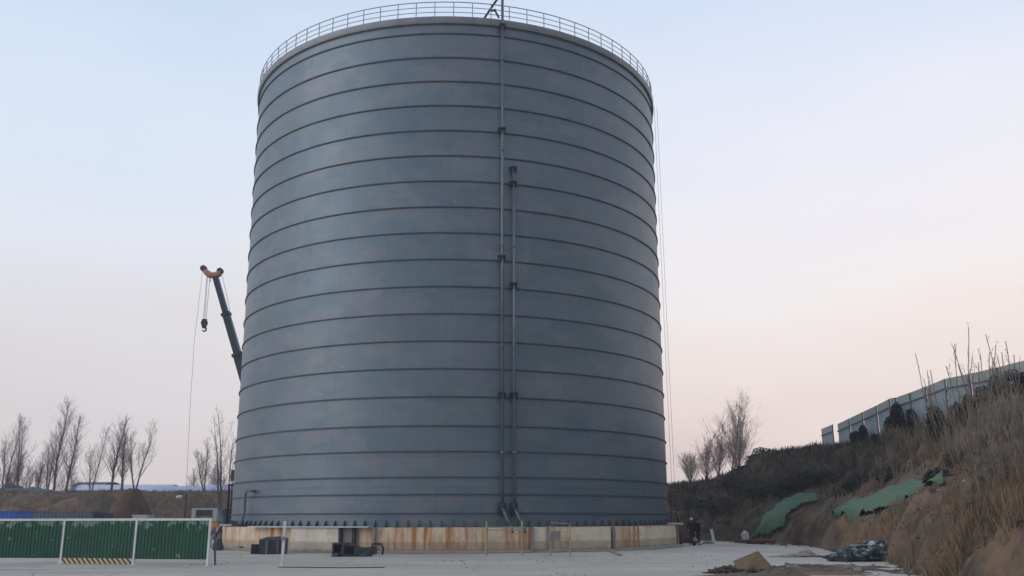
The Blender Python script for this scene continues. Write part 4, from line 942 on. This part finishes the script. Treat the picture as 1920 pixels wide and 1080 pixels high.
# bushes along the far crest and dark clumps
rnd = random.Random(9)
CB = [(1415, 87, 1.5, 1.0), (1432, 87, 1.9, 1.3), (1450, 88, 1.6, 1.2), (1468, 88, 1.5, .9), (1395, 87, 1.4, .8), (1486, 88, 1.5, .9), (1508, 87, 1.6, .9)]
for i, (px, Y, wd, ht) in enumerate(CB):
    X = (px - 960) / 1780 * Y; zg = hz(X, Y); t = thing('crest_bush', (X, Y, zg - .2), 'rounded dark bush on the far crest, ' + rank(i, [q[0] for q in CB]) + ' to the right of the fan shaped tree', 'bush', 'dark bushes along the far crest')
    o = mk('foliage', leafball((wd, wd, ht), 500, i + 40, .12).mesh('foliage'), M['leaf']); o.parent = t
    k = MB(); k.tube([(0, 0, 0), (.03, 0, ht * .5)], [.05, .03], 6); o = mk('stem', k.mesh('stem'), M['bark']); o.parent = t

SB = [(1300, 82, 2.2, 1.3), (1345, 80, 2.6, 1.6), (1375, 82, 2.2, 1.4), (1400, 79, 2.8, 1.8), (1432, 77, 2.4, 1.4), (1462, 74, 2.6, 1.6), (1490, 73, 2.6, 1.6), (1515, 72, 2.3, 1.4), (1545, 71, 1.7, 1.1), (1602, 64, 1.6, 1.4), (1668, 59, 1.9, 1.4), (1760, 42, 1.3, 1.0), (1810, 46, 1.8, 1.2), (1850, 37, 1.4, 1.0), (1893, 42, 2.0, 1.4), (1845, 30.5, 1.2, .6)]
for i, (px, Y, wd, ht) in enumerate(SB):
    X = (px - 960) / 1780 * Y; zg = hz(X, Y); t = thing('dark_bush', (X, Y, zg - .25), 'dark tangled bush on the slope below the crest, ' + rank(i, [q[0] for q in SB]) + ' from the silo', 'bush', 'dark tangled bushes on the slope')
    o = mk('foliage', leafball((wd, wd, ht), 750, i + 70, .1).mesh('foliage'), M['leaf2']); o.parent = t
    k = MB(); k.tube([(0, 0, 0), (.03, 0, ht * .5)], [.05, .03], 6); o = mk('stem', k.mesh('stem'), M['bark']); o.parent = t
def scatter(name, n, gen, m_, test, blade, seed):
    rg = np.random.RandomState(seed); X, Y = gen(rg, n); s = sgn_dist(X, Y); keep = test(X, Y, s, rg); X, Y = X[keep], Y[keep]; Z = height(X, Y)
    ok = (Z > -.05) & np.array([(int(x * 2), int(y * 2)) not in NETC for x, y in zip(X, Y)]); X, Y, Z = X[ok], Y[ok], Z[ok]; n = len(X)
    hh = rg.uniform(blade[0], blade[1], n); ww = hh * blade[2]; th = rg.uniform(0, np.pi, n); lx = rg.normal(0, .3, n) * hh; ly = rg.normal(0, .3, n) * hh
    a = np.c_[X - np.cos(th) * ww, Y - np.sin(th) * ww, Z - .03]; b = np.c_[X + np.cos(th) * ww, Y + np.sin(th) * ww, Z - .03]; c = np.c_[X + lx, Y + ly, Z + hh]
    v = np.stack([a, b, c], 1).reshape(-1, 3); f = np.arange(3 * n).reshape(-1, 3)
    me_ = bpy.data.meshes.new(name); me_.from_pydata(v.tolist(), [], f.tolist()); return tag(mk(name, me_, m_), {'dry_grass': 'dry brown grass and weeds covering the banks', 'undergrowth': 'dark undergrowth on the upper banks'}[name], {'dry_grass': 'grass', 'undergrowth': 'undergrowth'}[name], kind='stuff')
def clump(X, Y, f, off): return np.array([fbm(x * f, y * f, off, 3) for x, y in zip(X, Y)])
M['dry'] = mat('dry_grass', (.13, .09, .058), (.24, .175, .11), .5, .9)
scatter('dry_grass', 200000, lambda rg, n: (rg.uniform(8, 34, n), 23 + 69 * rg.uniform(0, 1, n) ** 1.6), M['dry'],
        lambda X, Y, s, rg: (s > -.3) & (clump(X, Y, .35, 7.7) + .012 * s + .3 * (Y < 31) - .18 * ((Y > 44) & (Y < 70) & (s < 6)) > rg.uniform(-.25, .4, len(X))), (.12, .7, .035), 1)
M['und'] = mat('undergrowth', (.038, .038, .03), (.085, .073, .053), .6, .9)
scatter('undergrowth', 80000, lambda rg, n: (rg.uniform(5, 34, n), 30 + 65 * rg.uniform(0, 1, n) ** 1.1), M['und'],
        lambda X, Y, s, rg: (s > 2.0) & ((clump(X, Y, .3, 2.2) + np.clip((s - 6) * .1, -.3, .45) + .35 * (Y > 66) - .22 * (Y < 60)) > rg.uniform(-.05, .5, len(X))), (.15, .6, .13), 2)
scatter('dry_grass', 60000, lambda rg, n: (rg.uniform(-75, -12, n), 94 + 26 * rg.uniform(0, 1, n)), M['dry'],
        lambda X, Y, s, rg: (s > .5) & (clump(X, Y, .3, 4.4) > rg.uniform(-.4, .35, len(X))), (.15, .5, .09), 3)

def clods(name, n, gen, test, size, m_, seed, label, cat, zsink=.2):
    rg = np.random.RandomState(seed); X, Y = gen(rg, n); s = sgn_dist(X, Y); kp = test(X, Y, s, rg); X, Y = X[kp], Y[kp]; Z = np.maximum(height(X, Y), 0.0); n = len(X)
    r = size[0] + (size[1] - size[0]) * rg.uniform(0, 1, n) ** 4
    dirs = np.array([(1, 0, 0), (0, 1, 0), (-1, 0, 0), (0, -1, 0), (.1, .1, 1), (0, 0, -1)], float)
    th = rg.uniform(0, 6.28, n); c, sn = np.cos(th), np.sin(th)
    D = dirs[None] * rg.uniform(.55, 1.3, (n, 6, 1)) * r[:, None, None]; D[..., 2] *= .75
    P = np.stack([D[..., 0] * c[:, None] - D[..., 1] * sn[:, None] + X[:, None], D[..., 0] * sn[:, None] + D[..., 1] * c[:, None] + Y[:, None], D[..., 2] + (Z + r * zsink)[:, None]], -1)
    T = np.array([(0, 1, 4), (1, 2, 4), (2, 3, 4), (3, 0, 4), (1, 0, 5), (2, 1, 5), (3, 2, 5), (0, 3, 5)])
    F = (T[None] + (np.arange(n) * 6)[:, None, None]).reshape(-1, 3)
    me_ = bpy.data.meshes.new(name); me_.from_pydata(P.reshape(-1, 3).tolist(), [], F.tolist()); tag(mk(name, me_, m_), label, cat, kind='stuff')
clods('crumbled_earth', 26000, lambda rg, n: (rg.uniform(9, 30, n), 24 + 50 * rg.uniform(0, 1, n) ** 1.5), lambda X, Y, s, rg: (s > -.5) & (s < 9) & (clump(X, Y, .5, 9.1) > rg.uniform(-.5, .4, len(X))), (.015, .11), M['earth'], 5, 'crumbled earth and clods lying over the slope', 'earth')
clods('loose_gravel', 5000, lambda rg, n: (rg.uniform(3, 18, n), rg.uniform(28, 72, n)), lambda X, Y, s, rg: (s < .3) & (s > -2.2 - 4 * (Y < 37)) & (clump(X, Y, .6, 1.1) > rg.uniform(-.4, .5, len(X))), (.012, .09), M['stone'], 6, 'loose gravel along the foot of the slope', 'gravel', .05)
clods('grit', 2600, lambda rg, n: (rg.uniform(-20, 10, n), rg.uniform(29, 50, n)), lambda X, Y, s, rg: (np.hypot(X - SC.x, Y - SC.y) > 15.2) & ((np.hypot(X - SC.x, Y - SC.y) < 16.2) | (clump(X, Y, .25, 3.3) > rg.uniform(.0, .7, len(X)))), (.008, .05), M['stone'], 7, 'scattered grit on the concrete yard', 'grit', .05)

# ---------------------------------------------------------------- far left: heap, sheds, lamp, vehicles
M['rustsoil'] = mat('rust_brown_soil', (.07, .04, .03), (.12, .07, .05), 1.2, .95, 0, bump=.6, c3=(.16, .1, .07))
Y = 84; p = at(243, 975, Y); kx = Y / 1792
vs = []; fs = []; n1 = 48; rows = [(3.0, -.1), (2.6, .5), (2.1, 1.3), (1.7, 2.1), (1.25, 3.0), (.85, 3.8), (.55, 4.25), (.2, 4.38)]
for j, (r_, z_) in enumerate(rows):
    for i in range(n1):
        a_ = 2 * math.pi * i / n1; rr_ = r_ * (1 + .16 * fbm(math.cos(a_) * 1.5, math.sin(a_) * 1.5, z_ * .8, 4)); vs.append((p.x + rr_ * math.cos(a_) * 1.05, p.y + rr_ * math.sin(a_), z_ + .12 * fbm(a_ * 2, z_, 3, 2)))
for j in range(len(rows) - 1):
    for i in range(n1): fs.append((j * n1 + i, j * n1 + (i + 1) % n1, (j + 1) * n1 + (i + 1) % n1, (j + 1) * n1 + i))
fs.append(tuple((len(rows) - 1) * n1 + i for i in range(n1)))
k = MB(); k.add(vs, fs); tag(k.build('soil_heap', M['rustsoil'], None, True), 'steep pointed heap of rust brown soil behind the green barriers', 'soil heap')
def shed(px0, px1, ytop, yeave, Y, dep, label, roofm, wallm, name='low_shed', arch=False):
    A = at(px0, ytop, Y + dep / 2); B = at(px1, ytop, Y + dep / 2); ze = at(px0, yeave, Y).z; zt = A.z; x0, x1 = at(px0, yeave, Y).x, at(px1, yeave, Y).x; zb = 3.5
    t = thing(name, ((x0 + x1) / 2, Y, zb), label, 'shed')
    k = MB(); k.box(((x0 + x1) / 2, Y + dep / 2, (zb + ze) / 2), (x1 - x0, dep, ze - zb)); k.build('wall', wallm, t)
    n = 10 if arch else 2; vs = []; fs = []
    for xx in (x0 - .4, x1 + .4):
        for i in range(n + 1):
            f_ = i / n; z_ = ze + .02 + (zt - ze) * (math.sin(math.pi * f_) if arch else 1 - abs(2 * f_ - 1)); vs.append((xx, Y - .5 + (dep + 1) * f_, z_))
        for i in range(n + 1):
            f_ = i / n; z_ = ze - .13 + (zt - ze) * (math.sin(math.pi * f_) if arch else 1 - abs(2 * f_ - 1)); vs.append((xx, Y - .5 + (dep + 1) * f_, z_))
    m1 = n + 1; m2 = 2 * m1
    for i in range(n):
        fs += [(i, i + 1, m2 + i + 1, m2 + i), (m1 + i + 1, m1 + i, m2 + m1 + i, m2 + m1 + i + 1), (i, m1 + i, m1 + i + 1, i + 1), (m2 + i + 1, m2 + m1 + i + 1, m2 + m1 + i, m2 + i)]
    fs += [(0, m2, m2 + m1, m1), (n, m1 + n, m2 + m1 + n, m2 + n)]
    k = MB(); k.add(vs, fs); k.build('roof', roofm, t)
    for i in range(int((x1 - x0) / 5)):
        k = MB(); k.box((x0 + 2.5 + i * 5, Y - .03, (zb + ze) / 2 + .35), (2.2, .08, .6)); k.build('window', M['glass'], t)
    return t
M['roofb'] = mat('pale_blue_roof', (.3, .37, .5), (.45, .5, .62), .12, .6, stretch=(1, .3, 1)); M['roofd'] = mat('dark_roof', (.03, .04, .055), (.05, .06, .08), .3, .7)
M['wallb'] = mat('blue_wall', (.03, .05, .09), (.05, .08, .14), .3, .7); M['wallw'] = mat('pale_wall', (.35, .4, .48), (.45, .5, .56), .2, .7)
shed(122, 300, 907, 917, 158, 12, 'long low shed with a pale blue roof behind the left trees', M['roofb'], M['wallw'])
shed(272, 372, 910, 921, 142, 10, 'low shed with a blue roof and dark front, between the soil heap and the silo', M['roofb'], M['wallb'])
shed(376, 520, 907, 920, 140, 10, 'pale blue roofed shed running behind the silo', M['roofb'], M['wallb'])
shed(138, 190, 902, 909, 178, 9, 'dark arched roof standing beyond the long pale shed', M['roofd'], M['wallw'], 'arched_shed', True)
shed(-120, -12, 905, 915, 160, 12, 'pale blue roofed shed beyond the left edge of the photo', M['roofb'], M['wallw'])
M['teal'] = mat('teal_netting', (.07, .09, .09), (.1, .125, .12), 1, .85, bump=.5)
p = at(45, 925, 118); o = lump('netted_mound', (p.x, p.y, 4.2), (9.5, 6, 1.3), M['teal'], 61, rough=.3, res=20); tag(o, 'low mound under teal netting on the left bank', 'mound')
# lamp post
p = at(345, 970, 88); t = thing('lamp_post', (p.x, p.y, 0), 'thin dark lamp post with a white lamp head before the left bank', 'lamp post')
k = MB(); k.tube([(p.x, p.y, 0), (p.x, p.y, at(345, 925, 88).z)], [.09, .06], 8); k.build('pole', M['dark'], t)
q = at(335, 930, 88); k = MB(); k.tube([(p.x, p.y, q.z - .1), (q.x + .2, q.y, q.z + .05)], .03, 6); k.build('arm', M['dark'], t)
lump('lamp_head', q, (.6, .4, .14), M['white'], 1, t, flat=False, rough=.05)
# blue container, grey long trailer, small cabinet
def cbox(name, px0, px1, py, Y, dep, m_, label, cat, rib=True, z0=0.0):
    A = at(px0, py, Y); B = at(px1, py, Y); zt = A.z; t = thing(name, ((A.x + B.x) / 2, Y, z0), label, cat); L = B.x - A.x
    k = MB(); vs = []; n = max(4, int(L / .3))
    k.box(((A.x + B.x) / 2, Y + dep / 2, (z0 + zt) / 2), (L, dep, zt - z0))
    for i in range(n): k.box((A.x + (i + .5) * L / n, Y - .02, (z0 + zt) / 2), (L / n * .45, .05, (zt - z0) * .9))
    k.build('body', m_, t); k = MB(); k.box(((A.x + B.x) / 2, Y + dep / 2, zt + .04), (L + .1, dep + .1, .06)); k.build('top_frame', m_, t)
    return t, A, B
cbox('blue_container', -60, 32, 957.5, 70, 2.4, M['blue'], 'bright blue container behind the barriers at the left edge', 'container')
t, A, B = cbox('grey_trailer', 35, 170, 958, 78, 2.4, M['bluegrey'], 'long blue grey trailer behind the green barriers', 'trailer', z0=.9)
for x in np.linspace(A.x + .8, B.x - .8, 5): k = MB(); k.tube([(x, 77.9, .48), (x, 78.3, .48)], .48, 16); k.build('wheel', M['rubber'], t)
t, A, B = cbox('green_cabinet', 174, 196, 961, 76, 1.6, M['boom'], 'dark cabinet at the right end of the long trailer', 'cabinet')
cbox('pale_cabinet', 248, 275, 965.5, 62, 1.2, M['hull'], 'pale green cabinet just above the barrier before the soil heap', 'cabinet')

# ---------------------------------------------------------------- mobile crane behind the silo
YC = 88.0
ct = thing('mobile_crane', (at(440, 970, YC).x, YC, 0), 'truck crane with a dark telescopic boom and orange head behind the silo', 'crane')
top_ = at(403, 514, YC); low_ = at(452.5, 690, YC); d = (low_ - top_).normalized(); foot = top_ + d * ((top_.z - 3.4) / -d.z)
j1 = at(424, 588, YC); j2 = at(446, 664, YC)
lens = [((top_ + d * .1), j1 + (d * .0), .52), (j1, j2, .66), (j2, j2 + d * ((j2.z - 3.4) / -d.z), .82)]
for a_, b_, wd in lens:
    k = MB(); k.bar(a_, b_, wd, wd * 1.0, up=(0, 1, 0)); k.build('boom_section', M['boom'], ct)
for j, wd in ((j1, .84), (j2, 1.0)): k = MB(); k.bar(j - d * .14, j + d * .14, wd, wd, up=(0, 1, 0)); k.build('boom_collar', M['dark'], ct)
hd = MB(); pts = [at(414, 508, YC), at(411, 512, YC), at(402, 515, YC), at(393, 514, YC), at(386, 508, YC), at(382, 502, YC)]
hd.tube(pts, [.24, .34, .34, .32, .27, .2], 8); head = hd.build('boom_head', M['cranehead'], ct, True)
for px, py in ((382, 502), (413, 507)):
    q = at(px, py, YC); k = MB(); k.tube([q + Vector((0, -.22, 0)), q + Vector((0, .22, 0))], .3, 16); k.build('sheave', M['dark'], head)
k = MB()
hb_ = at(383, 604, YC)
for dx, sx in ((388, 381.5), (389.5, 383.5), (394, 386)): k.tube([at(dx, 514, YC), at(sx, 597, YC)], .022, 5)
k.build('hoist_rope', M['cable'], ct)
k = MB(); k.tube([at(394, 514, YC), at(394, 527, YC)], .05, 6); k.build('limit_switch', M['dark'], ct)
hk = MB(); q = at(383, 604, YC); hk.tube([q + Vector((0, -.18, 0)), q + Vector((0, .18, 0))], .3, 14); hk.box(q, (.42, .3, .75)); hk.box(q + Vector((0, 0, -.4)), (.3, .25, .25))
hkb = hk.build('hook_block', M['dark'], ct)
k = MB(); c = at(382.5, 616, YC); k.tube([c + Vector((0, 0, .3))] + [c + Vector((math.cos(a_) * .2, 0, math.sin(a_) * .2)) for a_ in (1.57, .9, .2, -.6, -1.4, -2.2, -2.9)], [.06, .07, .08, .09, .09, .08, .06, .03], 8); k.build('hook', M['dark'], hkb, True)
tg = at(349, 905, YC - 2); k = MB(); k.tube([at(380, 503, YC), at(364, 640, YC), at(356, 760, YC - 1), tg, Vector((tg.x - .1, tg.y, .0))], .016, 4); tag(k.build('tag_line', M['cable'], ct), 'long slack rope falling from the crane head')
k = MB(); k.tube([at(415, 509, YC), at(427, 560, YC), at(440, 640, YC)], .02, 4); k.build('luffing_rope', M['cable'], ct)
# carrier (mostly behind the silo)
cx = foot.x
k = MB(); k.box((cx - 2.5, YC, 1.25), (12.6, 2.5, .5)); k.build('chassis', M['dark'], ct)
k = MB(); xa = at(389, 970, YC).x
k.box((xa, YC, 1.95), (2.3, 2.4, 1.5)); cab = k.build('cab', M['hull'], ct)
k = MB(); k.box((xa, YC - 1.22, 2.25), (1.5, .05, .6)); k.box((xa - 1.17, YC, 2.25), (.05, 1.9, .6)); k.build('window', M['glass'], cab)
k = MB(); k.box((xa + 1.0, YC - 1.4, 1.0), (.9, .3, .9)); k.build('bumper_box', M['orange'], ct)
k = MB(); k.box((cx, YC, 2.4), (3.4, 2.4, 1.6)); k.box((cx + .6, YC, 3.4), (2.0, 1.2, 1.0)); k.build('turret', M['blue'], ct)
k = MB(); k.bar((cx - 1.4, YC, 2.6), foot + (top_ - foot) * .22 + Vector((0, 0, -.3)), .32); k.build('lift_ram', M['galv'], ct)
for x in (cx - 7.4, cx - 6.1, cx - 1.6, cx - .3, cx + 1.0):
    for sy in (-1.25, 1.25):
        k = MB(); k.tube([(x, YC + sy - .16, .52), (x, YC + sy + .16, .52)], .52, 18); wh = k.build('wheel', M['rubber'], ct)
        k = MB(); k.tube([(x, YC + sy - .19, .52), (x, YC + sy + .19, .52)], .24, 12); k.build('rim', M['galv'], wh)
# small things between the barriers and the silo
q = at(423, 965, 74); t = thing('blue_tank', (q.x, 74, 0), 'dark blue upright tank squeezed between pale cab and silo', 'tank')
k = MB(); k.tube([(q.x, 74, .2), (q.x, 74, 2.4)], .5, 18); k.tube([(q.x, 74, 2.4), (q.x, 74, 2.6)], [.5, .2], 18); k.build('body', M['boom'], t, True)
k = MB(); k.box((q.x, 74, .1), (1.1, 1.0, .2)); k.build('plinth', M['dark'], t)
q = at(402, 983, 60); t = thing('orange_box', (q.x, 60, 0), 'small orange box on a dark table just right of the last barrier', 'box')
k = MB(); k.box((q.x + .02, 60, 1.32), (.42, .4, .5)); k.build('body', M['orange'], t)
k = MB(); k.box((q.x + .02, 60, 1.585), (.46, .44, .03)); k.build('lid', M['dark'], t)
q2 = at(406, 990, 60); t = thing('site_table', (q2.x, 60, 0), 'dark steel table under the orange box', 'table')
k = MB(); k.box((q2.x, 60, 1.02), (1.0, .7, .08)); k.build('table_top', M['dark'], t)
for sx in (-.42, .42):
    for sy in (-.28, .28): k = MB(); k.box((q2.x + sx, 60 + sy, .49), (.06, .06, .98)); k.build('leg', M['dark'], t)
o = lump('covered_heap', gnd(405, 1031) + Vector((0, .2, .1)), (.6, .6, .5), M['black'], 71, rough=.3); tag(o, 'small dark covered bundle below the diagonal strut', 'bundle')
q = gnd(417, 1016); o = lump('dark_hole_lump', q + Vector((0, .3, .1)), (1.3, .8, .75), M['black'], 75, rough=.2); tag(o, 'rounded black lump in place of the dark hole left of the ring wall', 'heap')  # solid black lump stands in for the darkness of a hole
q = at(437, 890, 66); t = thing('flood_lamp', (q.x, q.y, 0), 'tall thin stand carrying a black box lamp at the left edge of the silo', 'lamp')
k = MB(); k.tube([(q.x - .05, q.y, 0), (q.x - .05, q.y, q.z + .3)], .05, 6); k.build('stand', M['dark'], t)
k = MB(); k.box(q + Vector((-.02, -.08, 0)), (.24, .2, .75)); k.build('lamp_box', M['black'], t); k = MB(); k.box(q + Vector((-.08, -.05, -.45)), (.4, .2, .1)); k.build('bracket', M['white'], t)

# ---------------------------------------------------------------- haze
k = MB(); k.box((0, 0, 24.5), (604, 604, 51)); hm = bpy.data.materials.new('haze'); hm.use_nodes = True; n_ = hm.node_tree.nodes; n_.clear()
vo = n_.new('ShaderNodeVolumePrincipled'); vo.inputs['Density'].default_value = .0008; vo.inputs['Color'].default_value = (.93, .93, .96, 1); vo.inputs['Anisotropy'].default_value = .2
oo = n_.new('ShaderNodeOutputMaterial'); hm.node_tree.links.new(vo.outputs[0], oo.inputs['Volume'])
tag(k.build('haze', hm), 'thin evening haze over the site', 'haze', kind='stuff')
